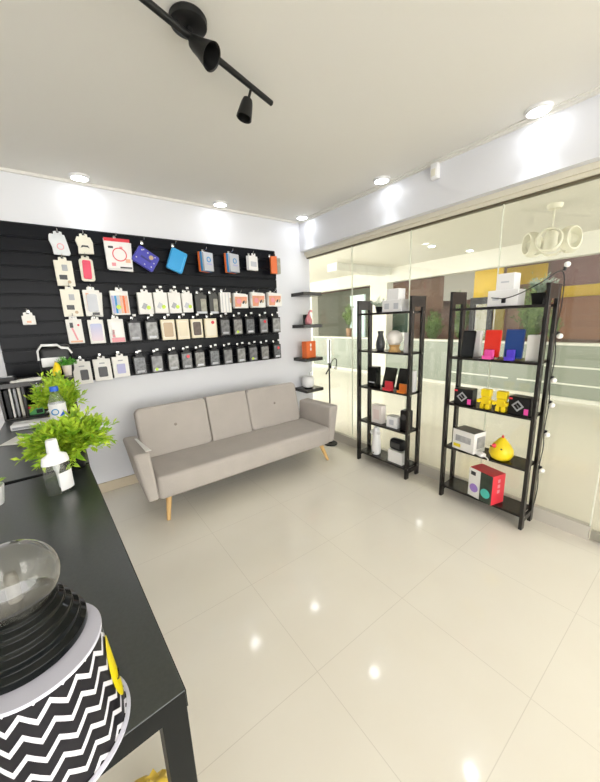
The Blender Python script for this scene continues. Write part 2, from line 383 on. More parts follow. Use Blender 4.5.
def pack(kind, x, z, w, h, label, i=0, reach=.10):
    """one hanging package; local origin at its middle, front faces -y"""
    y = YB - .022 - reach + .02
    G = 'phone accessories hanging on the slatwall'
    rz = random.uniform(-.05, .05)
    if kind == 'grey_case':
        t = thing('phone_case_pack', label, 'phone case', (x, y, z), rz, G)
        mb = MB().box((0, .006, 0), (w * .88, .026, h * .90), bev=.004); hangtab(mb, w, h * .45, .026)
        mb.build('package', BLACK, t)
        c = MB().prism(rrect(w * .74, h * .78, .008, cz=-h * .015), -.012, -.006).build('printed_window', greyvar(i), t)
        MB().prism(rrect(w * .50, h * .10, .004, cz=-h * .30), -.0135, -.011).build('caption_strip', pm(['grey', 'silver', 'grey'][i % 3]), t)
        if i % 7 == 3: MB().cyl((-.01, -.012, -h * .28), (-.01, -.0155, -h * .28), .014).build('sticker', pm('lime'), t)
        if i % 7 == 5: MB().cyl((.012, -.012, h * .22), (.012, -.0155, h * .22), .016).build('sticker', pm('red'), t)
    elif kind == 'cream_box':
        t = thing('phone_case_box', label, 'phone case', (x, y, z), rz, G)
        MB().box((0, .008, 0), (w * .92, .034, h * .96), bev=.003).build('carton', pm('cream'), t)
        if i == 3: MB().cyl((.022, -.008, h * .28), (.022, -.011, h * .28), .017).build('seal', pm('red'), t)
        else: MB().prism(rrect(w * .62, h * .68, .012), -.012, -.008).build('phone_case', [pm('tan'), pm('cream'), colmat('brown_case', (.10, .065, .05), noise=.6, nscale=40)][i % 3], t)
        MB().prism(rrect(w * .72, h * .78, .006), -.0095, -.0085).build('window_frame', colmat('pale_cream', (.80, .75, .62)), t)
    elif kind == 'white_box':
        t = thing('cable_box', label, 'phone accessory', (x, y, z), rz, G)
        mb = MB().box((0, .006, 0), (w * .96, .05, h * .93), bev=.003); hangtab(mb, w, h * .46, .05); mb.build('carton', PAPER, t)
        MB().cyl((.02, -.019, -h * .18), (.02, -.023, -h * .18), .017).build('sticker', pm('lime'), t)
        MB().box((-.012, -.0205, -h * .12), (.034, .002, .05), bev=.001, rot=(0, .5, 0)).build('picture', pm('grey' if i % 2 == 0 else 'silver'), t)
    elif kind == 'white_card':
        t = thing('case_box', label, 'phone case', (x, y, z), rz, G)
        mb = MB().box((0, .006, 0), (w * .97, .032, h * .9), bev=.003); hangtab(mb, w, h * .45, .032); mb.build('carton', PAPER, t)
        k = ['ink', 'ink', 'lilac'][i % 3]
        MB().prism(rrect(w * (.42 if i == 0 else .5), h * .42, .008, cx=(.012 if i == 0 else 0), cz=-h * .08), -.014, -.010).build('phone_case', pm(k), t)
        MB().prism(rrect(w * .3, h * .05, .002, cz=h * .28), -.0115, -.010).build('caption_strip', pm('grey'), t)
    elif kind == 'charger_card':
        t = thing('charger_pack', label, 'phone accessory', (x, y, z), rz, G)
        mb = MB().box((0, .006, 0), (w * .95, .030, h * .93), bev=.003); hangtab(mb, w, h * .46, .03); mb.build('carton', colmat('ivory_card', (.80, .77, .66)), t)
        MB().box((.006, -.011, h * .2), (.035, .004, .045), bev=.002).build('charger_picture', pm('grey'), t)
        MB().box((-.012, -.011, -h * .15), (.05, .004, .035), bev=.002).build('caption_panel', pm('ink'), t)
        MB().cyl((.022, -.011, -h * .32), (.022, -.013, -h * .32), .012).build('emblem', pm('tan'), t)
    elif kind == 'clear_case_card':
        t = thing('phone_case_pack', label, 'phone case', (x, y, z), rz, G)
        mb = MB().box((0, .006, 0), (w * .9, .03, h * .92), bev=.004).box((.012, .03, -.008), (w * .9, .02, h * .88), bev=.004, rot=(0, .08, 0)); hangtab(mb, w, h * .45, .03); mb.build('carton', PAPER, t)
        MB().prism(rrect(w * .56, h * .62, .014), -.016, -.010).build('phone_case', pm('silver'), t)
        MB().box((.014, -.012, -h * .38), (.05, .004, .02)).build('caption_strip', pm('ink'), t)
        MB().box((-.028, -.011, h * .1), (.02, .003, h * .5)).build('side_print', pm('peach'), t)
    elif kind == 'rainbow_card':
        t = thing('phone_case_pack', label, 'phone case', (x, y, z), rz, G)
        mb = MB().box((0, .008, 0), (w * .92, .036, h * .93), bev=.004); hangtab(mb, w, h * .46, .036); mb.build('carton', PAPER, t)
        for k, c in enumerate(('lilac', 'blue', 'silver', 'peach', 'orange', 'peach')):
            MB().box((-w * .36 + k * w * .14, -.012, -h * .06), (w * .12, .004, h * .68), bev=.001).build('colour_stripe', pm(c), t)
        MB().cyl((-.018, -.013, -h * .16), (-.018, -.017, -h * .16), .018).build('sticker', pm('lime'), t)
    elif kind in ('lilac_card', 'pink_card', 'earphone_card'):
        t = thing('phone_case_pack' if kind != 'earphone_card' else 'earphone_pack', label, 'phone accessory', (x, y, z), rz, G)
        mb = MB().box((0, .006, 0), (w * .93, .03, h * .92), bev=.004); hangtab(mb, w, h * .45, .03); mb.build('carton', PAPER, t)
        if kind == 'lilac_card':
            g = NT('lilac_fade'); v, (gx, gy, gz) = g.xyz()
            fz = g.math('ADD', g.math('MULTIPLY', gz, 5.5), .5, True)
            g.l(g.mix(fz, (.78, .62, .66), (.36, .44, .70)), g.b.inputs['Base Color']); g.b.inputs['Roughness'].default_value = .3
            MB().prism(rrect(w * .68, h * .66, .012, cz=-.005), -.014, -.009).build('phone_case', g.m, t)
        elif kind == 'pink_card':
            MB().prism(rrect(w * .6, h * .5, .012, cz=h * .1), -.013, -.009).build('phone_case', pm('white'), t)
            MB().box((.004, -.011, -h * .36), (w * .78, .004, h * .17), bev=.001).build('pink_band', pm('pink'), t)
            MB().box((-.026, -.011, -h * .1), (.02, .004, h * .3), bev=.001).build('pink_print', pm('pink'), t)
        else:
            MB().box((-.018, -.011, .05), (.022, .004, .04), bev=.002).build('earphone_picture', pm('ink'), t)
            MB().box((-.004, -.011, -.02), (.012, .004, .10), bev=.001, rot=(0, -.25, 0)).build('red_print', pm('pink'), t)
            MB().cyl((.028, -.009, .05), (.028, -.0125, .05), .008).build('emblem', pm('red'), t)
            MB().box((0, -.011, -h * .38), (w * .7, .004, .014)).build('caption_strip', pm('peach'), t)
    elif kind == 'dark_case':
        t = thing('phone_case_pack', label, 'phone case', (x, y, z), rz, G)
        mb = MB().box((0, .006, 0), (w * .88, .045, h * .92), bev=.004); hangtab(mb, w, h * .45, .045); mb.build('package', colmat('olive_black', (.035, .035, .03), noise=.5, nscale=20), t)
        MB().prism(rrect(w * .42, h * .6, .008, cx=w * .16, cz=-.01), -.022, -.016).build('printed_window', colmat('khaki_print', (.34, .33, .27), noise=.6, nscale=30), t)
        MB().box((0, -.018, -h * .4), (w * .8, .004, h * .1)).build('caption_strip', pm('silver'), t)
    elif kind == 'orange_pack':
        t = thing('screen_protector_pack', label, 'phone accessory', (x, y, z), rz, G)
        MB().box((0, .004, 0), (w * .82, .06, h * .9), bev=.003).box((-.012, .01, .012), (w * .76, .05, h * .9), bev=.003, rot=(0, .06, 0)).build('carton', PAPER, t)
        MB().prism([(-w * .38, -h * .36), (-w * .05, -h * .36), (.0, -h * .1), (w * .34, h * .1), (w * .34, h * .3), (-w * .38, h * .3)], -.030, -.026).build('orange_print', colmat('peach_print', (.78, .33, .20), noise=.35, nscale=25), t)
        MB().cyl((-w * .16, -.029, 0), (-w * .16, -.0325, 0), .026).build('emblem', pm('pink'), t)
        for k in range(2): MB().sph((w * (.12 + .14 * k), -.028, -h * .05), .012, (1, .3, 1.8), n=10, rot=(0, .5, 0)).build('dark_print', pm('tan' if k else 'ink'), t)
    elif kind == 'white_stack':
        t = thing('cable_pack', label, 'phone accessory', (x, y, z), rz, G)
        MB().box((0, .01, 0), (w * .84, .05, h * .95), bev=.004).build('carton', PAPER, t)
        for k in range(3): MB().box((-w * .26 + k * w * .24, -.017, 0), (.006, .004, h * .9)).build('fold_line', pm('silver'), t)
        MB().box((w * .36, -.017, h * .1), (.014, .004, .05)).build('side_print', pm('tan'), t)
    elif kind == 'pad_bundle':
        t = thing('notepad_bundle', label, 'accessory case', (x, y, z), .38 + rz, G)
        MB().box((-.004, .035, 0), (w * .80, .024, h * .96), bev=.003).build('orange_cover', pm('orange'), t)
        MB().box((.0, .010, 0), (w * .80, .024, h * .93), bev=.003).build('blue_cover', pm('blue'), t)
        MB().box((.004, -.016, 0), (w * .80, .026, h * .90), bev=.003).build('grey_cover', pm('silver'), t)
        MB().lathe([(.018, 0), (.026, 0), (.026, .003), (.018, .003), (.018, 0)], n=20, rot=(R(90), 0, 0), c=(.004, -.029, h * .1), cap=False).build('ring_print', pm('blue'), t)
        MB().box((.01, -.030, -h * .12), (.06, .002, .012)).build('caption_strip', pm('lilac'), t)
    elif kind == 'white_pack':
        t = thing('plain_box', label, 'phone accessory', (x, y, z), .25, G)
        mb = MB().box((0, .006, 0), (w * .78, .045, h * .88), bev=.005); hangtab(mb, w, h * .44, .045); mb.build('carton', pm('white'), t)
        MB().box((0, -.018, -.01), (w * .5, .002, .05)).build('faint_print', pm('silver'), t)
    elif kind == 'edge_pack':
        t = thing('charger_box', label, 'phone accessory', (x + .005, y - .03, z), -.30, G)
        MB().box((-.02, .004, 0), (.07, .05, h * .96), bev=.003).build('carton', pm('orange'), t)
        MB().box((.035, .004, -.01), (.04, .046, h * .86), bev=.003).build('end_panel', colmat('khaki_print', (.34, .33, .27), noise=.6, nscale=30), t)
    elif kind == 'ring_card':
        t = thing('screen_protector_pack', label, 'phone accessory', (x, y, z), 0, G)
        MB().box((0, .006, 0), (w * .92, .035, h * .93), bev=.003).box((.014, .02, -.012), (w * .9, .02, h * .92), bev=.003, rot=(0, .05, 0)).build('carton', pm('white'), t)
        MB().box((0, -.013, h * .43), (w * .93, .004, h * .10)).build('red_header', pm('red'), t)
        MB().lathe([(.047, -.002), (.054, -.002), (.054, .002), (.047, .002), (.047, -.002)], n=32, rot=(R(90), 0, 0), c=(.008, -.013, -.004), cap=False).build('red_ring', pm('red'), t)
        MB().box((-.052, -.013, h * .2), (.036, .003, .016)).build('caption_strip', pm('ink'), t)
        MB().box((.025, -.013, h * .2), (.022, .003, .018)).build('emblem', pm('pink'), t)
        MB().box((.066, -.013, -h * .2), (.036, .003, .03)).build('corner_patch', pm('peach'), t)
        MB().box((-.045, -.013, -h * .33), (.03, .003, .026)).build('corner_patch', pm('pink'), t)
        MB().box((.045, -.013, -h * .42), (.09, .003, .012)).build('caption_strip', pm('ink'), t)
    elif kind in ('violet_case', 'blue_case'):
        vi = kind == 'violet_case'
        t = thing('zip_case', label, 'tablet case', (x, y + .005, z), 0, G)
        t.rotation_euler = (0, R(33) if vi else R(22), 0) if vi else (0, R(22), 0)
        W, Hh = (.185, .145) if vi else (.145, .195)
        MB().prism(rrect(W, Hh, .018), -.022, .022).build('shell', pm('violet') if vi else pm('sky'), t, bevel=.006)
        MB().prism(rrect(W + .004, Hh + .004, .019), -.003, .003).build('zip', colmat('zip_' + kind, (.16, .15, .62) if vi else (.10, .50, .85)), t)
        if vi:
            MB().cyl((.03, -.022, .03), (.03, -.027, .03), .019).build('button', pm('tan'), t)
            MB().box((0, -.023, -.004), (.09, .003, .018), bev=.001).build('caption_strip', colmat('dark_violet', (.02, .02, .2)), t)
            for px, pz in ((-.06, .045), (-.05, .055), (-.07, -.035), (.065, -.04), (.01, -.05), (.07, .0), (.055, .05), (-.01, .05)):
                MB().sph((px, -.022, pz), .006, (1, .3, 1), n=8).build('fish_print', pm('silver'), t)
        else:
            MB().box((.052, -.0225, -.01), (.006, .003, Hh * .72)).build('seam', colmat('zip_' + kind, (.10, .50, .85)), t)
    elif kind == 'cable_pouch':
        t = thing('cable_pouch', label, 'phone accessory', (x, y, z), rz, G)
        mb = MB().prism([(-.058, h * .42), (-.05, h * .5), (.04, h * .48), (.05, h * .15), (.062, -h * .38), (.05, -h * .48), (-.045, -h * .46), (-.048, -h * .1), (-.062, h * .2)], -.012, .012)
        hangtab(mb, w, h * .47, .024); mb.build('pouch', colmat('frost_pouch', (.72, .75, .78)), t, bevel=.004)
        MB().lathe([(.018, -.002), (.023, -.002), (.023, .002), (.018, .002), (.018, -.002)], n=18, rot=(R(90), 0, 0), c=(.004, -.0125, -.012), cap=False).build('pink_ring', pm('pink'), t)
    elif kind == 'holder_card':
        t = thing('ring_holder_card', label, 'phone accessory', (x, y, z), rz, G)
        mb = MB().prism([(-.045, h * .46), (.045, h * .46), (.058, h * .2), (.055, -h * .44), (-.05, -h * .48), (-.045, -.01), (-.058, h * .25)], -.012, .012); hangtab(mb, w, h * .45, .024)
        mb.build('card', colmat('ivory_card', (.80, .77, .66)), t, bevel=.003)
        MB().prism([(-.03, -.02), (-.02, .0), (.02, .0), (.03, -.02), (.012, -.012), (-.012, -.012)], -.016, -.011).build('holder', pm('ink'), t)
    elif kind == 'red_case':
        t = thing('phone_case_pack', label, 'phone case', (x, y, z), rz, G)
        mb = MB().prism(rrect(w * .86, h * .94, .02), -.012, .014); hangtab(mb, w, h * .46, .024); mb.build('blister', colmat('pale_blister', (.74, .72, .60)), t, bevel=.003)
        MB().prism(rrect(w * .52, h * .78, .014, cz=.004), -.018, -.011, rot=(0, .05, 0)).build('phone_case', colmat('coral_red', (.80, .05, .12), noise=.3, nscale=14), t, bevel=.003)
    elif kind == 'tag':
        t = thing('usb_adapter_card', label, 'phone accessory', (x, y, z), rz, G)
        mb = MB().box((0, 0, -.006), (w * .95, .02, h * .8), bev=.003); hangtab(mb, w, h * .33, .02); mb.build('card', PAPER, t)
        MB().box((0, -.012, -.018), (.026, .003, .016), bev=.001).build('adapter_picture', pm('peach'), t)
    hook(x, z + h / 2 + .018 - 1.052 if kind not in ('violet_case', 'blue_case') else z + .15 - 1.052, reach + .01, price=kind in ('grey_case', 'cream_box', 'dark_case', 'white_box'))
    return t

ordr = lambda n: ['first', 'second', 'third', 'fourth', 'fifth', 'sixth', 'seventh', 'eighth', 'ninth', 'tenth', 'eleventh', 'twelfth'][n]
DISP = [
('cable_pouch', .109, 2.131, .120, .154, 'frosted pouch with pink ring mark, top left of the hanging goods', 0),
('holder_card', .273, 2.143, .120, .137, 'small ivory card with black moustache-shaped holder in the top row', 0),
('ring_card', .504, 2.098, .205, .255, 'large white pack with red header and red ring print', 0),
('violet_case', .716, 2.078, .22, .26, 'violet-blue tablet case hanging tilted in the top row', 0),
('blue_case', .984, 2.081, .24, .26, 'sky-blue tablet case hanging tilted in the top row', 0),
('pad_bundle', 1.268, 2.092, .150, .190, 'orange, blue and grey cover bundle next to the sky-blue case', 0),
('pad_bundle', 1.546, 2.098, .162, .196, 'orange, blue and grey cover bundle next to the plain white box', 0),
('white_pack', 1.780, 2.114, .165, .165, 'plain white box hanging in the top row', 0),
('edge_pack', 2.045, 2.109, .120, .190, 'orange and khaki box hanging at the right edge of the slatwall', 0),
('charger_card', .109, 1.925, .122, .203, 'ivory charger pack hanging under the frosted pouch', 0),
('red_case', .262, 1.956, .110, .185, 'coral-red phone case in a pale blister', 0),
('charger_card', .121, 1.700, .135, .225, 'lower ivory charger pack, above the earphone pack', 1),
('clear_case_card', .262, 1.700, .130, .225, 'white pack with clear silver phone case, under the coral-red case', 0),
('rainbow_card', .464, 1.701, .148, .215, 'rainbow-striped phone case pack with lime sticker', 0),
('white_box', .663, 1.697, .126, .201, 'white cable box with lime sticker, next to the rainbow-striped pack', 0),
('white_box', .795, 1.702, .122, .197, 'white cable box, second from the rainbow-striped pack', 1),
('white_box', .918, 1.702, .115, .202, 'white cable box, third from the rainbow-striped pack', 2),
('white_box', 1.036, 1.702, .105, .190, 'white cable box, fourth from the rainbow-striped pack, beside olive packs', 3),
('dark_case', 1.170, 1.690, .130, .200, 'wider olive-black phone case pack, right of the white cable boxes', 0),
('dark_case', 1.300, 1.690, .105, .205, 'narrower olive-black phone case pack, left of the folded white pack', 1),
('white_stack', 1.432, 1.707, .140, .211, 'folded white cable pack between the olive and orange packs', 0),
('orange_pack', 1.605, 1.718, .190, .155, 'orange-printed white pack, left of three in a row', 0),
('orange_pack', 1.815, 1.728, .205, .165, 'orange-printed white pack, middle of three in a row', 1),
('orange_pack', 2.030, 1.733, .210, .155, 'orange-printed white pack, right of three, at the board edge', 2),
('earphone_card', .110, 1.477, .115, .210, 'white earphone pack with red streak print, at the left of its row', 0),
('lilac_card', .258, 1.468, .120, .212, 'lilac and pink fading phone case pack', 0),
('pink_card', .405, 1.468, .125, .215, 'white phone case pack with pink lower band', 0),
('cream_box', .834, 1.457, .135, .195, 'cream phone case box with tan case, leftmost of the cream boxes', 0),
('cream_box', .972, 1.455, .124, .198, 'cream phone case box with pale case, second of the cream boxes', 1),
('cream_box', 1.107, 1.456, .126, .190, 'cream phone case box with dark brown case', 2),
('cream_box', 1.250, 1.455, .138, .198, 'cream phone case box with red round seal', 3),
('white_card', .109, 1.136, .132, .205, 'white case box with black case, lower left, nearest the small plant', 0),
('white_card', .256, 1.146, .132, .205, 'white case box with wide black case, second in the bottom row', 1),
('white_card', .396, 1.156, .130, .200, 'white case box with lilac-blue case in the bottom row', 2),
('tag', -.164, 1.580, .082, .085, 'lone small white adapter card on the empty left of the slatwall', 0),
]
for k, x, z, w, h, lab, i in DISP: pack(k, x, z, w, h, lab, i, reach=.10)
gi = 0
for x, lab in ((.548, 'dark grey phone case pack beside the pink-banded pack'), (.690, 'dark grey phone case pack left of the cream boxes'),
               (1.405, 'dark grey phone case pack right of the red-sealed cream box'), (1.552, 'dark grey phone case pack, second right of the cream boxes'),
               (1.700, 'dark grey phone case pack, third right of the cream boxes'), (1.872, 'dark grey phone case pack, second from right in upper grey row'), (2.040, 'dark grey phone case pack at the right end of upper grey row')):
    pack('grey_case', x, 1.457, .124, .195, lab, gi); gi += 1
bx_ = (.551, .698, .845, .975, 1.105, 1.262, 1.411, 1.566, 1.715, 1.867, 2.035)
for k, x in enumerate(bx_):
    pack('grey_case', x, 1.151, .120, .185, 'dark grey phone case pack, %s right of the lilac-blue box in the bottom row' % ordr(k), gi + 2); gi += 1

# ------------------------------------------------------------------ floating shelves in the corner
for z, dp, lab in ((1.80, .25, 'topmost black floating shelf in the corner, empty'), (1.425, .25, 'black floating shelf carrying the pink bottle-shaped toy'),
                (1.02, .25, 'black floating shelf carrying the orange box'), (.63, .25, 'lowest black floating shelf, carrying the white kettle-like lamp')):
    o = MB().bx(-.128, .148, -dp, 0, -.02, .02, bev=.002).build('floating_shelf', RACKW, loc=(2.468, YB, z))
    tag(o, lab, 'shelf', 'floating corner shelves')
t = thing('pink_figurine', 'pink flamingo-like toy with black back on the second shelf', 'toy', (2.50, 3.17, 1.445))
MB().lathe([(.03, 0), (.042, .01), (.044, .05), (.030, .09), (.02, .11), (.001, .115)], n=20).build('body', pm('pink'), t, smooth=True)
MB().tube([(0, 0, .10), (.0, -.01, .14), (.012, -.02, .165), (.03, -.02, .165), (.036, -.02, .145)], .012, n=10).build('neck', pm('pink'), t, smooth=True)
MB().box((-.012, .035, .06), (.085, .02, .12), bev=.006).build('back_panel', BLACK, t)
t = thing('orange_box', 'orange box with two white oval marks on the third shelf', 'box', (2.475, 3.15, 1.04), R(8))
MB().box((0, 0, .10), (.165, .08, .20), bev=.003).build('carton', pm('orange'), t)
for dz in (.105, .155): MB().sph((-.008, -.041, dz), .019, (.75, .15, 1.15), n=14).build('white_mark', WHITE, t, smooth=True)
t = thing('kettle_lamp', 'white rounded kettle-like lamp on the lowest floating shelf', 'lamp', (2.46, 3.17, .65))
MB().lathe([(.05, 0), (.052, .008), (.05, .012)], n=28).build('base', BLACK, t, smooth=True)
MB().lathe([(.06, .012), (.075, .03), (.082, .08), (.078, .12), (.06, .145), (.001, .15)], n=32).build('body', WHITE, t, smooth=True)
MB().tube([(.02, 0, .145), (.03, 0, .19), (.055, 0, .21), (.075, 0, .20), (.07, 0, .13)], .006, n=8).build('handle', CHROME, t, smooth=True)

# ------------------------------------------------------------------ sofa
t = thing('sofa', 'taupe fabric three-seat sofa with splayed wooden legs under the slatwall', 'sofa', (1.28, 2.7, 0))
def sofabox(x0, x1, y0, y1, z0, z1, bev):
    return MB().bx(x0 - 1.28, x1 - 1.28, y0 - 2.7, y1 - 2.7, z0, z1, bev=bev, seg=4)
sofabox(.42, 2.15, 2.41, 2.95, .195, .385, .035).build('seat', FABRIC, t, smooth=True)
sofabox(.48, 2.09, 2.53, 2.93, .180, .20, .008).build('underside', mat('black_lining', (.012, .011, .010), .95), t)
for i, (xa, xb) in enumerate(((.415, 1.035), (1.04, 1.465), (1.47, 2.10))):
    mb = MB()
    w = xb - xa
    mb.prism(rrect(w, .45, .05 if i != 1 else .012, n=5), -.055, .055)
    bk = mb.build('back_cushion', FABRIC, t, loc=((xa + xb) / 2 - 1.28, 2.96 - 2.7, .578), rot=(R(-13), 0, 0), smooth=True, bevel=.022)
    if i != 1: MB().sph((0, -.056, .03), .013, (1, .4, 1), n=14).build('button', mat('dark_taupe', (.27, .235, .21), .9), bk, smooth=True)
for s in (-1, 1):
    # flared wedge arms
    def X(a): return s * a
    cx = 1.285 - 1.28
    ya, yb = 2.43 - 2.7, 2.97 - 2.7
    bi, bo, ti, to = .855, .938, .885, .998
    q = [(cx + s * bi, ya, .20), (cx + s * bo, ya, .20), (cx + s * bo, yb, .22), (cx + s * bi, yb, .22)]
    p = [(cx + s * ti, ya - .01, .595), (cx + s * to, ya - .01, .60), (cx + s * (to - .03 * (s > 0)), yb - .05, .60), (cx + s * (ti - .05 * (s > 0)), yb - .05, .595)]
    MB().hexa(q, p).build('armrest', FABRIC, t, smooth=True, bevel=.022)
for s, xb, xt in ((-1, .47, .505), (1, 2.14, 2.07)):
    for yb, yt in ((2.45, 2.49), (2.97, 2.90)):
        MB().cyl((xb - 1.28, yb - 2.7, 0), (xt - 1.28, yt - 2.7, .20), .014, .023, n=18).build('leg', BEECH, t, smooth=True)
t = thing('paper_strip', 'white folded paper strip lying along the left arm of the sofa', 'paper', (.395, 2.62, .607))
MB().hexa([(-.035, .16, 0), (-.02, .16, -.002), (.02, -.18, -.006), (-.02, -.18, -.004)], [(-.035, .16, .004), (-.02, .16, .002), (.02, -.18, -.002), (-.02, -.18, .0)]).build('sheet', PAPER, t)

# ------------------------------------------------------------------ gooseneck floor stand
t = thing('floor_stand', 'slim black floor stand with gooseneck between sofa and left rack', 'floor lamp', (2.47, 2.77, 0))
MB().lathe([(.082, 0), (.084, .008), (.080, .016), (.02, .02), (.014, .03), (.001, .03)], n=36).build('base', BLACKM, t, smooth=True)
MB().cyl((0, 0, .02), (0, 0, 1.0), .009, n=14).build('pole', BLACKM, t, smooth=True)
MB().bx(-.026, .026, -.008, .008, 1.0, 1.28, bev=.004).build('light_bar', lamp_mat('light_bar_white', (1, .98, .93), .35), t)
MB().bx(-.008, .008, -.012, .012, .99, 1.27, bev=.002).build('bar_spine', BLACKM, t)
MB().box((0, -.012, .955), (.03, .03, .035), bev=.006).build('clamp', BLACK, t)
MB().tube([(.0, -.015, .955), (-.03, -.02, .93), (-.06, -.024, .90), (-.075, -.026, .88)], .008, n=10).build('holder_arm', BLACK, t, smooth=True)
MB().tube([(0, -.015, .96), (.012, -.02, 1.0), (.035, -.025, 1.04), (.065, -.03, 1.05), (.088, -.03, 1.03), (.09, -.03, .99), (.078, -.03, .95)], .006, n=10).build('gooseneck', BLACK, t, smooth=True)
MB().cyl((.078, -.03, .95), (.06, -.03, .925), .010, .020, n=16).build('lamp_head', STEEL, t, smooth=True)

# ------------------------------------------------------------------ shelving racks
def rack(y0, y1, x0, label, top=True):
    dx = .205; yc = (y0 + y1) / 2
    t = thing('shelf_rack', label, 'shelf rack', (x0 + dx / 2, yc, 0), 0, 'open black shelf racks')
    hy = (y1 - y0) / 2; a, b = -dx / 2, dx / 2
    for s in (-1, 1):
        yo = s * (hy - .011)
        for xa, xb in ((a, a + .045), (b - .045, b)):
            MB().bx(xa, xb, yo - .011, yo + .011, 0, 1.665, bev=.002).build('leg', RACKW, t)
        MB().bx(a + .045, b - .045, yo - .010, yo + .010, 1.575, 1.664, bev=.002).build('top_rail', RACKW, t)
        mb = MB()
        for z in ZS:
            for xx in (a + .022, b - .022): mb.cyl((xx, s * hy, z - .012), (xx, s * (hy + .002), z - .012), .006, n=10)
        mb.build('screw_caps', CHROME, t)
        MB().bx(a + .045, b - .045, yo - .009, yo + .009, .05, .09, bev=.002).build('bottom_rail', RACKW, t)
    for z in ZS: MB().bx(a + .004, b - .004, -hy + .022, hy - .022, z - .018, z, bev=.002).build('shelf', RACKW, t)
    return t
ZS = (1.542, 1.183, .818, .455, .108)
rack(1.640, 2.260, 2.393, 'black-brown open five-tier rack nearer the sofa')
rack(.692, 1.308, 2.385, 'black-brown open five-tier rack at right, wound with bulb lights')

def carton(name, label, loc, d, m, rz=0, cat='box', group=None, extra=()):
    t = thing(name, label, cat, loc, rz, group)
    MB().box((0, 0, d[2] / 2), d, bev=.003).build('carton', m, t)
    for nm, c, dd, mm in extra: MB().box(c, dd, bev=.001).build(nm, mm, t)
    return t
def phone(label, loc, w, h, m, tilt=14):
    t = thing('display_phone', label, 'phone', loc, R(-90), 'display phones leaning on stands')
    MB().prism(rrect(w, h, .008, cz=h / 2), -.005, .005, rot=(R(-tilt), 0, 0)).build('body', m, t)
    MB().prism(rrect(w * .9, h * .9, .004, cz=h / 2), -.0062, -.0048, rot=(R(-tilt), 0, 0)).build('screen', mat('screen_' + m.name, tuple(m.node_tree.nodes['Principled BSDF'].inputs['Base Color'].default_value[:3]), .15), t)
    return t
def stand(label, loc, w, h, m):
    t = thing('phone_stand', label, 'phone stand', loc, R(-90), 'coloured phone stands')
    MB().prism([(-w / 2, 0), (w / 2, 0), (w / 2, h), (-w / 2, h)], .0, .022).build('back_plate', m, t, bevel=.004)
    MB().bx(-w / 2, w / 2, -.03, .022, 0, .010, bev=.003).build('foot', m, t)
    MB().bx(-w / 2, w / 2, -.034, -.026, 0, .026, bev=.003).build('lip', m, t)
    return t
def bar(x, y, z): return (x, y, z)

X1 = 2.47; Z1, Z2, Z3, Z4, Z5 = ZS
# rack by the sofa
carton('white_carton', 'wide white box under a smaller one, top tier of sofa-side rack', (X1, 1.862, Z1), (.12, .205, .105), WHITE, extra=[('print', (-.061, .05, .05), (.002, .05, .05), pm('silver')), ('print', (-.061, -.05, .05), (.002, .05, .05), pm('silver'))])
carton('white_carton', 'small white box stacked on the wide one, sofa-side rack', (X1, 1.860, Z1 + .105), (.10, .127, .094), WHITE)
t = thing('moon_lamp', 'white globe moon lamp on a small wooden cradle', 'lamp', (X1, 1.862, Z2))
MB().lathe([(.058, 0), (.060, .006), (.048, .02), (.044, .045), (.058, .062), (.052, .064), (.038, .045), (.038, .02), (.02, .012)], n=10).build('cradle', BEECH, t)
MB().sph((0, 0, .062 + .062), .072, n=32).build('globe', mat('moon_white', (.86, .83, .78), .6, noise=.06, nscale=30), t, smooth=True)
carton('slim_white_box', 'slim upright white box beside the moon lamp', (X1, 1.722, Z2), (.05, .05, .175), WHITE)
t = thing('dark_vase', 'dark grey slim vase left of the moon lamp', 'vase', (X1 + .03, 2.05, Z2))
MB().lathe([(.030, 0), (.042, .02), (.045, .07), (.032, .12), (.024, .15), (.030, .185), (.024, .183), (.02, .15)], n=24).build('body', mat('speckled_grey', (.07, .075, .08), .4, noise=.8, nscale=60), t, smooth=True)
carton('black_box', 'black upright box on the middle tier of sofa-side rack', (X1, 2.10, Z3), (.07, .115, .205), GLOSSB, extra=[('caption_strip', (-.036, 0, .05), (.002, .07, .012), pm('grey'))])
phone('black phone leaning on the red stand', (X1 - .005, 1.925, Z3 + .010), .135, .20, GLOSSB, 16)
stand('red phone stand on the middle tier', (X1 - .04, 1.892, Z3), .085, .085, pm('red'))
phone('black phone leaning on the orange stand', (X1 - .005, 1.765, Z3 + .010), .135, .205, GLOSSB, 16)
stand('orange phone stand on the middle tier', (X1 - .04, 1.735, Z3), .075, .08, colmat('orange_stand', (.85, .22, .02)))
carton('white_carton', 'upright white box at the right end of the middle tier', (X1 + .065, 1.705, Z3), (.05, .06, .195), WHITE)
carton('pale_pink_box', 'tall pale pink-white box on the fourth tier', (X1, 2.035, Z4), (.07, .125, .185), colmat('pale_pink', (.82, .76, .74)), extra=[('print', (-.036, 0, .09), (.002, .07, .10), colmat('pale_rose', (.78, .66, .64)))])
carton('small_white_box', 'small white cube box on the fourth tier', (X1, 1.842, Z4), (.09, .12, .11), WHITE, extra=[('print', (-.046, 0, .055), (.002, .05, .05), pm('silver'))])
t = thing('portable_speaker', 'black upright speaker at the right of the fourth tier', 'speaker', (X1 + .01, 1.716, Z4))
MB().box((0, 0, .097), (.09, .085, .194), bev=.014, seg=3).build('body', BLACK, t, smooth=True)
MB().cyl((-.045, 0, .13), (-.049, 0, .13), .028, n=24).build('grille', mat('grille_grey', (.06, .06, .065), .5), t)
t = thing('bunny_humidifier', 'white bunny-shaped humidifier on the bottom tier', 'humidifier', (X1, 2.06, Z5))
MB().lathe([(.038, 0), (.046, .01), (.048, .06), (.042, .16), (.038, .22), (.034, .27), (.022, .295), (.001, .30)], n=28).build('body', WHITE, t, smooth=True)
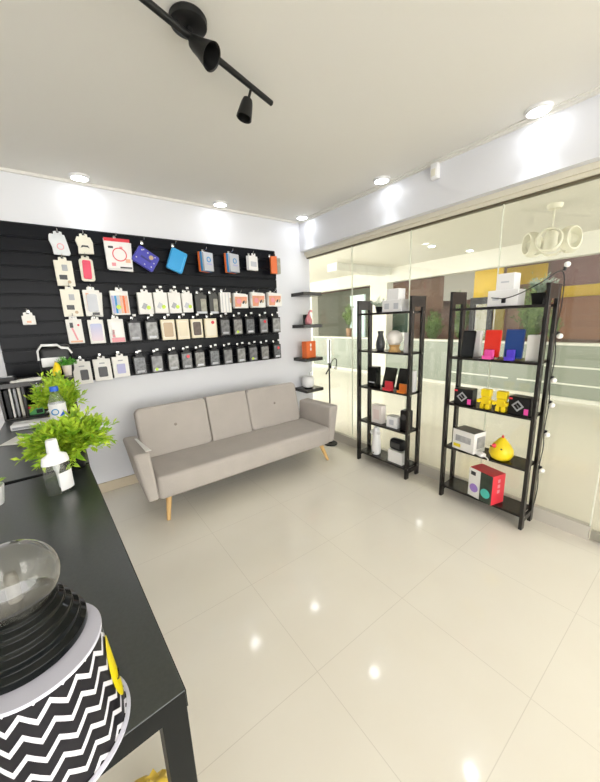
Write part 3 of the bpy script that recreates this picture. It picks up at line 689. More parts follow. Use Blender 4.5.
MB().sph((-.01, .038, .225), .022, (1, 1.5, 1), n=16).build('ear', WHITE, t, smooth=True)
MB().sph((-.01, -.036, .235), .018, (1, 1.4, 1), n=16).build('ear', WHITE, t, smooth=True)
MB().sph((-.058, -.012, .03), .007, n=10).build('knob', BLACK, t, smooth=True)
carton('white_carton', 'white box under the black headset on the bottom tier', (X1, 1.79, Z5), (.10, .165, .125), pm('white'))
t = thing('headset', 'black rounded headset resting on the white box', 'headset', (X1 - .005, 1.79, Z5 + .125))
MB().box((0, 0, .057), (.09, .16, .113), bev=.035, seg=4).build('shell', BLACK, t, smooth=True)
MB().box((-.043, 0, .057), (.012, .10, .055), bev=.005).build('face_plate', mat('dark_grey', (.06, .06, .06), .3), t)
# small potted plant on top tier of sofa-side rack
def foliage(mb, n, rad, ht, z0, leaf=.018, per=12, seed=1, wid=.35, droop=.5, mi=0):
    rg = random.Random(seed)
    for k in range(n):
        a = rg.uniform(0, 2 * PI); sp = rg.uniform(.12, 1) ** .6
        L = ht * (1.12 - .40 * sp) * rg.uniform(.7, 1.1); out = rad * sp * rg.uniform(.8, 1.05); dr = droop * rg.uniform(.35, 1.75)
        pts = []
        for q in range(per + 1):
            u = q / per
            pts.append(Vector((math.cos(a) * out * u ** 1.05, math.sin(a) * out * u ** 1.05, z0 + L * (u - dr * sp * u * u * .55))))
        for q in range(2, per + 1):
            p = pts[q]; d = (pts[q] - pts[q - 1]).normalized()
            for s in (-1, 1):
                sd = d.cross(Vector((0, 0, 1)))
                if sd.length < .1: sd = Vector((1, 0, 0))
                sd.normalize(); sd = (Matrix.Rotation(rg.uniform(-.9, .9), 3, d) @ sd)
                ll = leaf * rg.uniform(.75, 1.35)
                tip = p + (d * .85 + s * sd * .75 + Vector((0, 0, rg.uniform(-.1, .4)))).normalized() * ll
                wv = d.cross(s * sd); wv = (d * .5 - s * sd * .4).normalized() * ll * wid * .5
                mid = (p + tip) / 2 + Vector((0, 0, ll * .08))
                try: mb.bm.faces.new([mb.bm.verts.new(v) for v in (p, mid + wv, tip, mid - wv)]).material_index = mi
                except ValueError: pass
        mb.tube([pts[0], pts[per // 2], pts[per]], [.0018, .0014, .0006], n=4, mi=mi)
    return mb
def potted(name, label, loc, potm, pr, ph, n, rad, ht, seed, leaf=.018, per=12, lm=LEAF, cat='plant', group=None, square=False, droop=.5):
    t = thing(name, label, cat, loc, 0, group)
    MB().lathe([(pr * .72, 0), (pr * .75, .004), (pr, ph), (pr * .93, ph), (pr * .86, ph - .012), (.001, ph - .014)], n=4 if square else 28, rot=(0, 0, R(45))).build('pot', potm, t, smooth=not square)
    foliage(MB(), n, rad, ht, ph - .015, leaf, per, seed, droop=droop).build('foliage', lm, t)
    return t
potted('potted_plant', 'small pale-leaved plant in a black pot, top tier beside the white boxes', (X1 + .02, 2.06, Z1), BLACK, .04, .055, 16, .09, .10, 3, leaf=.02, per=7, lm=leaf_material('pale_leaf', (.20, .30, .20), (.62, .70, .60)))
# rack at right
X2 = 2.445
carton('white_carton', 'wide white box under a taller one, top tier of right rack', (X2 + .02, .960, Z1), (.12, .185, .105), WHITE, extra=[('print', (-.061, .04, .05), (.002, .04, .02), pm('silver'))])
carton('white_carton', 'upright white box stacked on the wide box, right rack', (X2 + .02, .955, Z1 + .105), (.10, .108, .105), WHITE, extra=[('print', (-.051, 0, .05), (.002, .05, .01), pm('silver'))])
potted('potted_plant', 'small pale-leaved plant in a square black pot on the right rack', (X2 + .04, .775, Z1), BLACK, .052, .072, 20, .095, .13, 5, leaf=.022, per=7, lm=MATS['pale_leaf'], square=True)
phone('black tablet leaning at the left of the second tier', (X2, 1.185, Z2), .09, .195, GLOSSB, 8)
carton('slim_white_box', 'slim white box behind the black tablet', (X2 + .06, 1.145, Z2), (.04, .06, .19), WHITE)
phone('red tablet leaning on the magenta stand', (X2, 1.015, Z2 + .010), .105, .19, colmat('bright_red', (.82, .03, .012)), 6)
stand('magenta phone stand before the red tablet', (X2 - .035, 1.017, Z2), .06, .064, colmat('hot_pink', (.9, .10, .45)))
phone('dark blue tablet leaning on the violet stand', (X2, .878, Z2 + .010), .112, .195, colmat('navy_blue', (.012, .06, .27)), 6)
stand('violet phone stand before the dark blue tablet', (X2 - .035, .880, Z2), .05, .072, colmat('violet_stand', (.09, .05, .62)))
carton('white_carton', 'upright white box at the right end of the second tier', (X2 + .02, .758, Z2), (.06, .085, .168), PAPER, R(4))
def consbox(label, y, rz):
    t = thing('gadget_box', label, 'box', (X2, y, Z3), rz, 'black gadget boxes')
    MB().box((0, 0, .062), (.085, .135, .124), bev=.003).build('carton', BLACK, t)
    MB().box((-.0435, .008, .062), (.002, .055, .055), rot=(R(45), 0, 0)).build('diamond_print', pm('grey'), t)
    MB().box((-.0445, .008, .062), (.002, .035, .035), rot=(R(45), 0, 0)).build('diamond_core', BLACK, t)
    MB().box((-.0445, .008, .062), (.002, .055, .007), rot=(R(45), 0, 0)).build('diamond_bar', pm('grey'), t)
    MB().box((-.0435, -.046, .030), (.002, .026, .040)).build('pink_patch', pm('magenta'), t)
    MB().box((-.0435, .055, .108), (.002, .024, .012)).build('red_patch', pm('red'), t)
consbox('black gadget box with grey diamond, left end of third tier', 1.172, R(3))
consbox('black gadget box with grey diamond, right end of third tier', .790, R(-6))
YEL = colmat('bright_yellow', (.88, .66, .01), .35)
def blockman(label, y, s=1):
    t = thing('block_robot_stand', label, 'figurine', (X2 - .02, y, Z3), 0, 'yellow block robot stands')
    MB().box((0, 0, .062), (.040, .056, .056), bev=.004).build('torso', YEL, t)
    MB().box((.004, 0, .117), (.045, .066, .052), bev=.004).build('head', YEL, t)
    for q in (-1, 1):
        MB().box((0, q * .018, .018), (.05, .026, .036), bev=.003).build('leg', YEL, t)
        MB().box((-.012, q * .038, .058), (.062, .020, .022), bev=.003).build('arm', YEL, t)
blockman('left yellow block-shaped robot figure between the black gadget boxes', 1.013)
blockman('right yellow block-shaped robot figure between the black gadget boxes', .908)
t = thing('picture_carton', 'white box with grey pictures, black top and yellow patch on fourth tier', 'box', (X2 + .005, 1.125, Z4), R(-10))
MB().box((0, 0, .082), (.135, .185, .160), bev=.003).build('carton', PAPER, t)
MB().box((0, 0, .1625), (.125, .175, .003)).build('dark_top', mat('box_top', (.05, .045, .04), .35, noise=.6, nscale=18), t)
MB().box((-.068, .05, .035), (.003, .06, .026)).build('yellow_patch', pm('yellow'), t)
MB().box((-.068, .0, .095), (.003, .13, .05)).build('grey_picture', mat('grey_photo', (.42, .42, .43), .4, noise=.6, nscale=22), t)
MB().box((.01, -.0935, .085), (.09, .003, .09)).build('grey_picture', MATS['grey_photo'], t)
t = thing('chick_lamp', 'yellow chick-shaped lamp with red beak and comb on fourth tier', 'lamp', (X2, .888, Z4), R(15))
MB().lathe([(.04, 0), (.062, .012), (.078, .045), (.074, .082), (.055, .115), (.032, .145), (.014, .165), (.001, .17)], n=32).build('body', YEL, t, smooth=True)
MB().lathe([(.016, 0), (.012, .012), (.001, .026)], n=16, rot=(0, R(-75), R(-35)), c=(-.048, .042, .112)).build('beak', pm('red'), t, smooth=True)
MB().sph((.0, -.002, .172), .011, (1.3, .8, 1.1), n=14).build('comb', pm('red'), t, smooth=True)
for q in (-1, 1): MB().sph((-.066 if q < 0 else -.03, -.005 if q < 0 else .065, .098), .006, n=10).build('eye', BLACK, t, smooth=True)
t = thing('white_adapter', 'white adapter with cable lying between picture box and chick', 'adapter', (X2 - .045, 1.01, Z4), R(-30))
MB().box((0, 0, .013), (.045, .075, .026), bev=.008, seg=3).build('body', WHITE, t, smooth=True)
MB().tube([(0, -.036, .012), (.01, -.06, .006), (.0, -.085, .004), (-.012, -.10, .004)], .004).build('cable', WHITE, t, smooth=True)
t = thing('speaker_carton', 'red and white speaker box with purple and teal discs, bottom tier', 'box', (X2, .968, Z5), R(-14))
MB().box((0, 0, .115), (.135, .195, .230), bev=.003).build('carton', pm('red'), t)
MB().box((-.0685, .049, .115), (.003, .096, .228)).build('white_front', PAPER, t)
MB().box((-.0685, -.049, .115), (.003, .096, .228)).build('dark_front', mat('dark_green_print', (.03, .045, .03), .35, noise=.6, nscale=25), t)
MB().cyl((-.069, .048, .075), (-.0735, .048, .075), .034, n=24).build('purple_disc', colmat('soft_purple', (.36, .22, .62)), t)
MB().cyl((-.069, -.048, .075), (-.0735, -.048, .075), .036, n=24).build('teal_disc', colmat('teal', (.08, .58, .50)), t)
MB().box((-.0705, .060, .192), (.002, .04, .03)).build('logo_patch', pm('ink'), t)
for k in range(3): MB().box((.0, -.0985, .10 + .042 * k), (.024, .003, .026)).build('side_mark', pm('pink'), t)
# string of bulbs wound on the right leg of the right rack
t = thing('string_light', 'black cable with small white bulbs down the right rack edge', 'string light', (2.50, .675, 0))
pts = [(-.0, .30, 1.60), (.0, .22, 1.585), (-.02, .10, 1.63), (.0, .0, 1.73)]
seq = [(0, 0, 1.73), (.03, -.008, 1.55), (-.02, -.010, 1.38), (.035, -.008, 1.2), (-.015, -.012, 1.05), (.03, -.008, .9), (-.01, -.012, .72), (.025, -.01, .6), (-.02, -.012, .45), (.02, -.008, .3), (0, -.006, .18)]
def smoothp(P, n=6):
    out = []
    for i in range(len(P) - 1):
        a = Vector(P[max(i - 1, 0)]); b = Vector(P[i]); c = Vector(P[i + 1]); d = Vector(P[min(i + 2, len(P) - 1)])
        for k in range(n):
            u = k / n; out.append(.5 * ((2 * b) + (c - a) * u + (2 * a - 5 * b + 4 * c - d) * u * u + (3 * b - a - 3 * c + d) * u ** 3))
    out.append(Vector(P[-1])); return out
MB().tube(smoothp([(-.125, .34, 1.60), (-.125, .26, 1.59), (-.125, .17, 1.615), (-.11, .07, 1.67)] + seq), .0032, n=6).build('cable', BLACK, t, smooth=True)
for p in ((.01, -.004, 1.735), (-.005, -.016, 1.35), (-.01, -.016, 1.07), (.0, -.016, .70), (-.01, -.016, .445), (.02, -.016, .90)):
    sk = MB().cyl(p, (p[0], p[1] - .004, p[2] + .022), .009, n=12).build('socket', BLACK, t, smooth=True)
    MB().sph((p[0], p[1] - .012, p[2] + (.034 if p[2] > 1.7 else -.006)), .017, n=16).build('bulb', mat('bulb_white', (.9, .88, .84), .3), t, smooth=True)
MB().box((-.128, .262, 1.575), (.018, .022, .028), bev=.003).build('switch_box', BLACK, t)

# ------------------------------------------------------------------ desks at left
DZ = .92
def desk(label, loc, w, L, rz, group='black counter desks'):
    """origin at the right front corner on the floor; width to -x, length to +y"""
    t = thing('desk', label, 'desk', loc, rz, group)
    MB().bx(-w, 0, 0, L, DZ - .036, DZ, bev=.0015).build('table_top', DESKM, t)
    MB().bx(-w + .001, -.001, -.0015, .001, DZ - .0355, DZ - .0015).bx(-.001, .0015, .001, L - .001, DZ - .0355, DZ - .0015).build('edge_darkener', DESKL, t)  # dark strips added over the top's edges, which otherwise catch bright reflections
    for x in (-w, -.04):
        for y in (0.002, L - .042): MB().bx(x, x + .04, y, y + .04, 0, DZ - .036, bev=.0015).build('leg', DESKL, t)
    return t
desk('near black desk carrying the plasma globe and hand sanitizer', (.0758, .449, 0), .46, 1.158, R(2.9))
desk('far black desk carrying the organizer, against the slatwall', (.0195, 1.628, 0), .395, 1.60, R(-.2))

# plasma globe
KX, KY = -.0895, .497
t = thing('chevron_tin', 'round tapered tin with black and white chevrons and yellow smiley', 'tin', (KX, KY, DZ))
MB().lathe([(.0905, 0), (.0915, .003), (.0905, .006), (.0860, .007), (.0733, .158), (.0725, .158)], n=64).build('body', chevron_material(.15), t, smooth=True)
MB().lathe([(.0905, 0), (.0925, .0015), (.0925, .005), (.0885, .007), (.0865, .0065)], n=64, cap=False).build('bottom_rim', colmat('lavender_white', (.60, .60, .70)), t, smooth=True)
MB().lathe([(.0742, .1575), (.0755, .158), (.0757, .161), (.0748, .1625), (.001, .1625)], n=64).build('lid', MATS['lavender_white'], t, smooth=True)
for ang, sc in ((-6, 1), (190, 1)):
    # yellow smiling patch wrapped on the curved wall
    mb = MB(); N = 24; cz = .080
    def onwall(da, z, off):
        rr_ = .0860 + (.0733 - .0860) * (z - .007) / .151 + off
        a = R(ang) + da; return (rr_ * math.cos(a), rr_ * math.sin(a), z)
    rings = []
    for rad in (1., .75, .5, .25):
        rings.append([mb.bm.verts.new(onwall(.023 * rad * math.cos(2 * PI * k / N) / .08, cz + .054 * rad * math.sin(2 * PI * k / N), .0012)) for k in range(N)])
    for a, b in zip(rings, rings[1:]):
        for k in range(N): mb.bm.faces.new((a[k], a[(k + 1) % N], b[(k + 1) % N], b[k]))
    mb.bm.faces.new(rings[-1])
    sm = mb.build('smiley_patch', colmat('smiley_yellow', (.90, .74, .0)), t, smooth=True)
    MB().tube([onwall(.009 * q / .08 , cz - .022 + .0045 * abs(q) ** 2, .002) for q in (-1, -.6, -.2, .2, .6, 1)], .0011, n=6).build('smile', BLACK, sm)

PXc, PYc = -.0995, .519
t = thing('plasma_globe', 'clear plasma globe on a stepped glossy black base, on the tin', 'plasma globe', (PXc, PYc, DZ + .1625))
prof = [(.0695, 0), (.0705, .002), (.0705, .012)]
rz_ = [(.0705, .012), (.064, .018), (.064, .027), (.057, .033), (.057, .041), (.050, .047), (.050, .054), (.044, .059), (.044, .064), (.036, .068), (.001, .068)]
MB().lathe(prof + rz_[1:], n=64).build('base', GLOSSB, t, smooth=True, bevel=.0008)
MB().lathe([(.001, .060), (.0075, .060), (.0075, .100), (.0065, .108), (.004, .111), (.001, .1115)], n=20).build('electrode', mat('electrode_grey', (.07, .065, .05), .4), t, smooth=True)
MB().sph((.0015, .0, .0965), .0505, n=64).build('globe', GLOBE, t, smooth=True)

# hand sanitizer
t = thing('sanitizer_bottle', 'clear flat sanitizer bottle with white cap and label', 'bottle', (-.080, 1.385, DZ), R(20)); t.scale = (.90, .90, .93)
SX = (1, .62)
MB().lathe([(.042, 0), (.046, .004), (.046, .125), (.042, .148), (.020, .162), (.017, .168)], n=36, sc=SX).build('bottle', CLEAR, t, smooth=True)
MB().lathe([(.041, .003), (.0445, .006), (.0445, .062), (.001, .062)], n=36, sc=SX).build('gel', glass_material('clear_gel', (.82, .86, .87), .8, 1.35), t, smooth=True)
MB().lathe([(.0468, .122), (.0465, .130), (.0425, .149), (.0205, .163), (.018, .170)], n=36, sc=SX, cap=False).build('shoulder', WHITE, t, smooth=True)
MB().lathe([(.0205, .166), (.0212, .168), (.0190, .212), (.017, .216), (.001, .217)], n=28).build('cap', WHITE, t, smooth=True)
MB().lathe([(.010, .168), (.012, .10), (.006, .085), (.004, .02)], n=12, cap=False).build('pump_tube', mat('tube_white', (.8, .8, .78), .4), t, smooth=True)
mb = MB()
for k in range(10):
    a0 = R(-100 + k * 9); a1 = R(-100 + (k + 1) * 9)
    q = [(.0475 * math.cos(a), .0475 * .62 * math.sin(a)) for a in (a0, a1)]
    vs = [mb.bm.verts.new((x, y, z)) for x, y, z in ((*q[0], .012), (*q[1], .012), (*q[1], .085), (*q[0], .085))]; mb.bm.faces.new(vs)
o = mb.build('label', WHITE, t, smooth=True)

# plants and things on the desks
potted('potted_plant', 'bushy bright green plant in a black pot behind the sanitizer', (-.030, 1.60, DZ), BLACK, .050, .090, 190, .165, .185, 7, leaf=.032, per=13, droop=1.25, group='bushy desk plants')
potted('potted_plant', 'bushy bright green plant before the organizer, behind the water bottle', (-.062, 2.34, DZ), BLACK, .055, .10, 130, .135, .255, 9, leaf=.032, per=13, droop=.9, group='bushy desk plants')
potted('succulent', 'small green succulent in a white pot cut by the left frame edge', (-.268, 1.43, DZ), WHITE, .038, .066, 26, .04, .05, 13, leaf=.014, per=6)
# water bottle
t = thing('water_bottle', 'clear water bottle with blue cap and white-blue label', 'bottle', (-.066, 2.12, DZ)); t.scale = (1.22, 1.22, 1.22)
MB().lathe([(.026, 0), (.031, .006), (.031, .05), (.029, .055), (.031, .06), (.031, .150), (.029, .165), (.018, .198), (.0135, .206), (.0135, .214)], n=32).build('bottle', CLEAR, t, smooth=True)
MB().lathe([(.015, .212), (.0158, .213), (.0155, .232), (.001, .233)], n=28).build('cap', colmat('cap_blue', (.02, .12, .62)), t, smooth=True)
lb = MB().lathe([(.0316, .085), (.0318, .086), (.0318, .158), (.0316, .159)], n=32, cap=False).build('label_wrap', WHITE, t, smooth=True)
MB().lathe([(.010, -.001), (.014, -.001), (.014, .001), (.010, .001), (.010, -.001)], n=20, rot=(R(90), 0, R(0)), c=(-.010, -.0312, .125), cap=False).build('blue_swirl', pm('blue'), lb)
MB().prism([(.004, .105), (.022, .13), (.022, .105)], -.0325, -.026).build('blue_wedge', colmat('cap_blue', (.02, .12, .62)), lb)
# papers and white slab
tag(MB().box((0, 0, .002), (.12, .17, .004)).build('paper_pad', PAPER, loc=(-.245, 2.24, DZ), rot=(0, 0, R(-24))), 'flat white paper lying at the left of the far desk', 'paper')
t = thing('white_router', 'white flat box lying before the organizer', 'box', (-.20, 2.50, DZ), R(-6))
MB().box((0, 0, .017), (.22, .10, .034), bev=.006).build('body', WHITE, t, smooth=True)
MB().box((0, -.051, .014), (.20, .003, .012)).build('side_slot', pm('grey'), t)
# organizer on far desk
OX0, OX1, OY0, OY1, OH = -.372, .030, 2.775, 3.10, .245
t = thing('desk_organizer', 'black open organizer unit standing on the far desk', 'organizer', ((OX0 + OX1) / 2, (OY0 + OY1) / 2, DZ))
ox, oy = (OX1 - OX0) / 2, (OY1 - OY0) / 2
MB().bx(-ox - .015, ox + .005, -oy - .01, oy, OH - .03, OH, bev=.002).build('top_board', RACKW, t)
MB().bx(-ox, ox, -oy, oy, 0, .012, bev=.002).build('bottom_board', RACKW, t)
for x in (-ox, -ox + .115, ox - .014): MB().bx(x, x + .014, -oy, oy, .012, OH - .03, bev=.001).build('side_panel' if x != -ox + .115 else 'divider', RACKW, t)
MB().bx(-ox, ox, oy - .008, oy, .012, OH - .03).build('back_panel', RACKW, t)
MB().sph((.0, -oy - .012, OH - .015), .005, n=10).build('knob', CHROME, t, smooth=True)
for k, (x, m_, hh_, w_, lab) in enumerate(((-ox + .030, BLACK, .185, .020, 'black'), (-ox + .052, PAPER, .195, .012, 'white'), (-ox + .075, pm('grey'), .19, .014, 'grey'), (-ox + .098, colmat('ivory_card', (.8, .77, .66)), .195, .016, 'ivory'))):
    tag(MB().box((0, 0, hh_ / 2), (w_, .22, hh_), bev=.001).build('folder', m_, loc=((OX0 + OX1) / 2 + x, OY0 + .15, DZ + .012)), lab + ' folder standing in the left bay of the organizer', 'folder', 'folders in the organizer')
t = thing('printer_box', 'pale box with grey picture inside the organizer', 'box', (-.10, 2.99, DZ + .012))
MB().box((0, 0, .098), (.18, .16, .19), bev=.002).build('carton', colmat('pale_khaki', (.62, .62, .54)), t)
MB().box((0, -.081, .11), (.07, .003, .03)).build('grey_picture', pm('grey'), t)
t = thing('green_box', 'small green and black box at the organizer front', 'box', (-.205, 2.83, DZ + .012))
MB().box((0, 0, .021), (.08, .06, .042), bev=.002).build('carton', colmat('green_box', (.10, .42, .14)), t)
MB().box((.018, -.031, .02), (.035, .003, .028)).build('dark_panel', BLACK, t)
tag(MB().box((0, 0, .006), (.10, .058, .012), bev=.002).build('booklet', pm('red'), loc=(-.20, 2.832, DZ + .054), rot=(0, 0, R(-5))), 'red booklet lying on the green box', 'booklet')
tag(MB().prism([(-.05, 0), (.06, 0), (.0, .045)], -.004, .004).build('folded_card', PAPER, loc=(-.105, 2.82, DZ + .012)), 'white folded card standing at the organizer front', 'paper')
# on the organizer
OT = DZ + OH
t = thing('vr_headset', 'black and white goggles headset standing on the organizer', 'headset', (-.045, 3.0, OT), R(4)); t.scale = (.86, .9, 1.2)
MB().box((0, 0, .095), (.235, .11, .19), bev=.04, seg=4).build('shell', BLACK, t, smooth=True)
MB().tube([(-.118, -.045, .10), (-.116, -.05, .155), (-.085, -.052, .188), (.02, -.052, .186), (.045, -.052, .168), (.095, -.05, .162), (.116, -.045, .13)], .008, n=8).build('white_rim', WHITE, t, smooth=True)
MB().box((-.02, -.055, .085), (.17, .012, .055), bev=.005).build('white_plate', WHITE, t, smooth=True)
MB().sph((.0, -.052, .035), .04, (1.2, .3, .9), n=18).build('nose_opening', mat('dark_brown_lens', (.03, .02, .015), .25), t, smooth=True)
MB().sph((-.045, -.058, .03), .010, n=10).build('brass_knob', mat('brass', (.6, .45, .18), .3, metal=.8), t, smooth=True)
t = thing('plush_toy', 'yellow plush toy sitting on the organizer front', 'toy', (-.015, 2.86, OT))
MB().tube([(-.04, -.01, .012), (-.035, -.01, .045), (-.03, -.005, .085), (-.034, .0, .105)], [.026, .027, .018, .006], n=12).build('body', YEL, t, smooth=True)
MB().sph((-.034, 0, .106), .006, n=8).build('tip', pm('tan'), t, smooth=True)
potted('potted_plant', 'tiny green plant in a white pot on the organizer', (.010, 2.895, OT), colmat('pot_white', (.78, .72, .68)), .030, .075, 26, .07, .07, 17, leaf=.02, per=7, lm=leaf_material('grass_leaf', (.03, .25, .02), (.18, .5, .06)))
tag(MB().box((0, 0, .004), (.16, .07, .008), rot=(0, 0, 0)).box((.02, -.01, .012), (.12, .06, .008), rot=(0, 0, .3)).build('paper_stack', PAPER, loc=(-.225, 2.82, OT)), 'loose white papers lying on the organizer front', 'paper')
t = thing('card_reader', 'small black gadget with silver face on the organizer', 'gadget', (-.325, 2.90, OT))
MB().box((0, 0, .016), (.085, .07, .032), bev=.004).build('body', BLACK, t)
MB().box((0, -.004, .033), (.06, .05, .004), bev=.001).build('silver_face', pm('silver'), t)

# yellow bag under the near desk
t = thing('yellow_bag', 'crumpled yellow bag on the floor under the near desk', 'bag', (-.02, .83, 0))
q = MB(); q.sph((0, 0, .085), .085, (1.1, .9, 1), n=28)
for v in q.bm.verts:
    v.co += Vector((random.uniform(-1, 1), random.uniform(-1, 1), random.uniform(-1, 1))) * .012
    v.co.z = max(v.co.z, .001)
q.build('bag_body', mat('golden_bag', (.72, .50, .06), .35, noise=.3, nscale=30), t, smooth=True)
MB().tube([(-.05, 0, .15), (-.02, 0, .2), (.03, 0, .2), (.05, 0, .15)], .006).build('handle', MATS['golden_bag'], t, smooth=True)

# ------------------------------------------------------------------ the arcade beyond the glass
FX = 6.7
MW = mat('arcade_white', (.72, .71, .65), .7)
struct(MB().bx(2.76, 6.75, -4, 14, 2.66, 2.8).build('ceiling', mat('arcade_ceiling', (.68, .67, .61), .8)))
struct(MB().bx(FX, FX + .2, -4, 14, 2.33, 2.66).build('wall_far', MW))
struct(MB().bx(FX, FX + .25, 5.32, 5.86, 0, 2.33).bx(FX, FX + .25, 8.3, 14, 0, 2.33).build('wall_far', MW))
PANEL = mat('green_grey_panel', (.27, .30, .25), .15)
lp = struct(MB().bx(FX + .02, FX + .12, -4, 5.32, 0, .93).bx(FX + .02, FX + .12, 5.86, 8.3, 0, .93).build('wall_far', PANEL))
struct(MB().bx(FX - .01, FX + .16, -4, 8.3, .93, .97).bx(FX - .03, FX + .02, -4, 8.3, 0, .06).build('trim_5', MW))
struct(MB().bx(FX, FX + .02, -.3, 1.9, .56, .585).bx(FX, FX + .02, -.3, 2.3, .27, .295).bx(FX, FX + .02, 2.0, 3.6, .56, .585).bx(FX, FX + .02, 2.45, 3.6, .27, .295).build('trim_6', mat('pale_edge', (.80, .80, .74), .3)))
struct(MB().bx(9.2, 9.3, -4, 14, 0, 3.2).build('wall_far', brick_material('brown_brick', (.30, .17, .12), (.24, .13, .095), (.20, .13, .10), 3)))
struct(MB().bx(6.9, 9.2, -4, 14, 2.75, 2.85).build('ceiling', mat('shop_ceiling', (.34, .24, .20), .8)))
# beam across the arcade and side wall
struct(MB().bx(4.9, FX, 5.2, 5.5, 2.50, 2.66).build('trim_7', mat('arcade_beam', (.70, .70, .64), .7)))
def apanel(label, y0, y1, z0, z1, x, m, name='wall_panel', cat='panel', th=.06):
    return tag(MB().box((0, 0, (z1 - z0) / 2), (th, y1 - y0, z1 - z0), bev=.004).build(name, m, loc=(x, (y0 + y1) / 2, z0)), label, cat, 'panels in the shop across the arcade')
MUST = mat('mustard', (.72, .48, .02), .45, noise=.1, nscale=3)

apanel('bright mustard upper panel behind the right rack top boxes', 3.05, 3.62, 1.75, 2.50, 7.6, MUST)
apanel('dull gold lower panel beneath the bright mustard panel', 3.12, 3.72, .77, 1.74, 8.0, mat('gold_panel', (.42, .32, .04), .4, noise=.15, nscale=3))
apanel('pinkish brown panel between the gold panel and the tall bush', 2.88, 3.12, .5, 1.80, 8.2, mat('pink_brown', (.42, .27, .20), .6, noise=.2, nscale=4))
apanel('mustard strip high above the tall bush', 2.59, 3.37, 2.11, 2.50, 8.6, MUST)
apanel('mustard strip between the purple-brown and brick panels at far right', 1.5, 2.45, 1.77, 2.0, 8.8, MUST)
apanel('purple-brown panel at far right, topmost', .9, 2.62, 2.0, 2.7, 8.9, mat('purple_brown', (.26, .14, .14), .7, noise=.15, nscale=4))
apanel('red-brown brick panel at far right below the mustard strip', .9, 2.48, .9, 1.76, 8.7, brick_material('red_brick', (.36, .16, .08), (.29, .13, .07), (.25, .15, .1), 4))
apanel('pale grey panel left of the mustard panel', 3.96, 4.84, 1.86, 2.60, 8.5, mat('pale_grey', (.62, .61, .54), .6))
apanel('brown panel above the dark green panel', 4.90, 6.60, 1.66, 2.50, 8.6, mat('brown_panel', (.26, .15, .10), .6, noise=.2, nscale=4))
apanel('dark green panel seen between the upper tiers of the sofa-side rack', 5.55, 6.10, .59, 1.62, 8.0, mat('dark_green', (.02, .09, .05), .4))
apanel('dim grey-green panel at the far left behind the glass', 7.46, 11.2, .5, 2.5, 8.8, mat('dim_green', (.32, .36, .27), .6, noise=.15, nscale=3))
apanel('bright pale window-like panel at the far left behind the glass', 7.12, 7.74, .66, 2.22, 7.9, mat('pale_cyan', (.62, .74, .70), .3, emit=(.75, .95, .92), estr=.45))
def cabinet():
    t = thing('black_door_frame', 'black framed glass door with gold view in the shop across', 'door frame', (7.3, 3.30, .83))
    MB().bx(-.03, .03, -.23, -.13, -.83, 1.0).bx(-.03, .03, .13, .23, -.83, 1.0).bx(-.03, .03, -.13, .13, .86, 1.0).bx(-.03, .03, -.13, .13, -.05, .05).build('frame', BLACK, t)
    MB().bx(-.004, .004, -.13, .13, .05, .86).build('pane', CLEAR, t)
cabinet()
t = thing('counter', 'pinkish tan counter block in the shop at the far left', 'counter', (7.0, 6.97, 0))
MB().bx(-.15, .15, -.36, .36, 0, .90, bev=.01).build('body', mat('tan_counter', (.56, .40, .28), .5), t)
MB().bx(-.17, .17, -.38, .38, .90, .93, bev=.005).build('counter_top', mat('tan_top', (.62, .48, .36), .4), t)
tt = mat('terracotta', (.36, .22, .13), .6)
potted('potted_plant', 'slim dark plant in a brown pot on the tan counter', (7.0, 6.93, .93), tt, .10, .28, 22, .2, .75, 31, leaf=.09, per=8, lm=LEAFD, group='plants in the shop across the arcade')
def bush(label, loc, n, rad, ht, seed, leaf=.075):
    potted('potted_bush', label, (loc[0], loc[1], 0), mat('dark_pot', (.05, .05, .05), .5), rad * .5, .35 + loc[2], n, rad, ht, seed, leaf=leaf, per=11, lm=LEAFD, group='plants in the shop across the arcade')
bush('tall pale bush behind the right end of the right rack', (7.45, 2.38, .5), 110, .33, 1.35, 41)
bush('dark bush left of the black framed door', (7.6, 3.88, .5), 70, .22, 1.15, 42)
bush('dark bush between the two racks', (7.4, 4.45, .4), 60, .22, 1.0, 43)
bush('tall leafy bush behind the white column', (7.5, 6.25, .3), 90, .33, 1.55, 44)
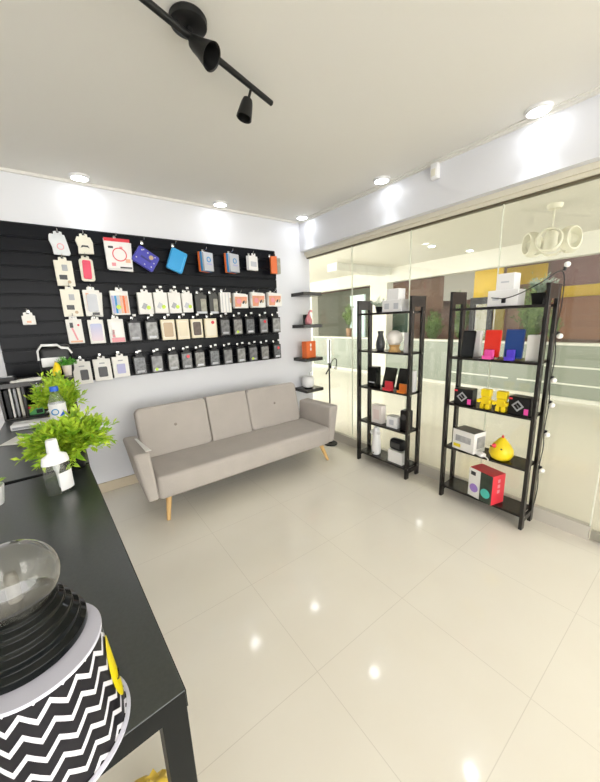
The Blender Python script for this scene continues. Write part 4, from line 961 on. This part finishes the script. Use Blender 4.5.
bush('small dark bush at far right before the brick panel', (7.3, 2.0, .55), 40, .14, .65, 45, .05)
t = thing('white_cup', 'white cup on the ledge across the arcade', 'cup', (6.78, 4.87, .97))
MB().lathe([(.045, 0), (.06, .01), (.07, .14), (.066, .14), (.056, .015), (.001, .012)], n=24).build('body', WHITE, t, smooth=True)
# pendant in the arcade
PEND = mat('pendant_cream', (.80, .78, .66), .5)
t = thing('pendant_lamp', 'cream pendant lamp with a ring of round shades beyond the glass', 'pendant lamp', (4.65, 1.40, 2.66))
MB().lathe([(.001, 0), (.075, 0), (.075, -.03), (.06, -.05), (.001, -.055)], n=28).build('ceiling_rose', PEND, t, smooth=True)
MB().cyl((0, 0, -.05), (0, 0, -.30), .008).build('rod', PEND, t)
MB().lathe([(.001, -.27), (.05, -.28), (.07, -.32), (.07, -.46), (.05, -.50), (.001, -.505)], n=24).build('hub', PEND, t, smooth=True)
for k in range(6):
    a = 2 * PI * k / 6 + .2
    MB().lathe([(.115, -.05), (.125, -.02), (.125, .02), (.115, .05), (.105, .05), (.112, .02), (.112, -.02), (.105, -.05), (.115, -.05)], n=28, rot=(0, R(90), a), c=(.20 * math.cos(a), .20 * math.sin(a), -.40), cap=False).build('round_shade', PEND, t, smooth=True)
G2 = 'arcade downlights'
for x, y, lab in ((5.30, 3.29, 'round downlight in the arcade ceiling, left of two'), (6.35, 3.16, 'round downlight in the arcade ceiling, right of two'), ):
    downlight(x, y, lab, 9, 2.66, .068, G2)
    
# ------------------------------------------------------------------ daylight
w = bpy.data.worlds.new('world'); S.world = w; w.use_nodes = True
bg = w.node_tree.nodes['Background']; bg.inputs[0].default_value = (1.0, .985, .955, 1); bg.inputs[1].default_value = 3.4

S.view_settings.view_transform = 'Standard'; S.view_settings.look = 'None'; S.view_settings.gamma = 1; S.view_settings.use_curve_mapping = False
S.view_settings.exposure = .74
S.cycles.max_bounces = 10; S.cycles.transparent_max_bounces = 16; S.cycles.caustics_reflective = False; S.cycles.caustics_refractive = False
S.cycles.sample_clamp_indirect = 6; S.cycles.use_denoising = True
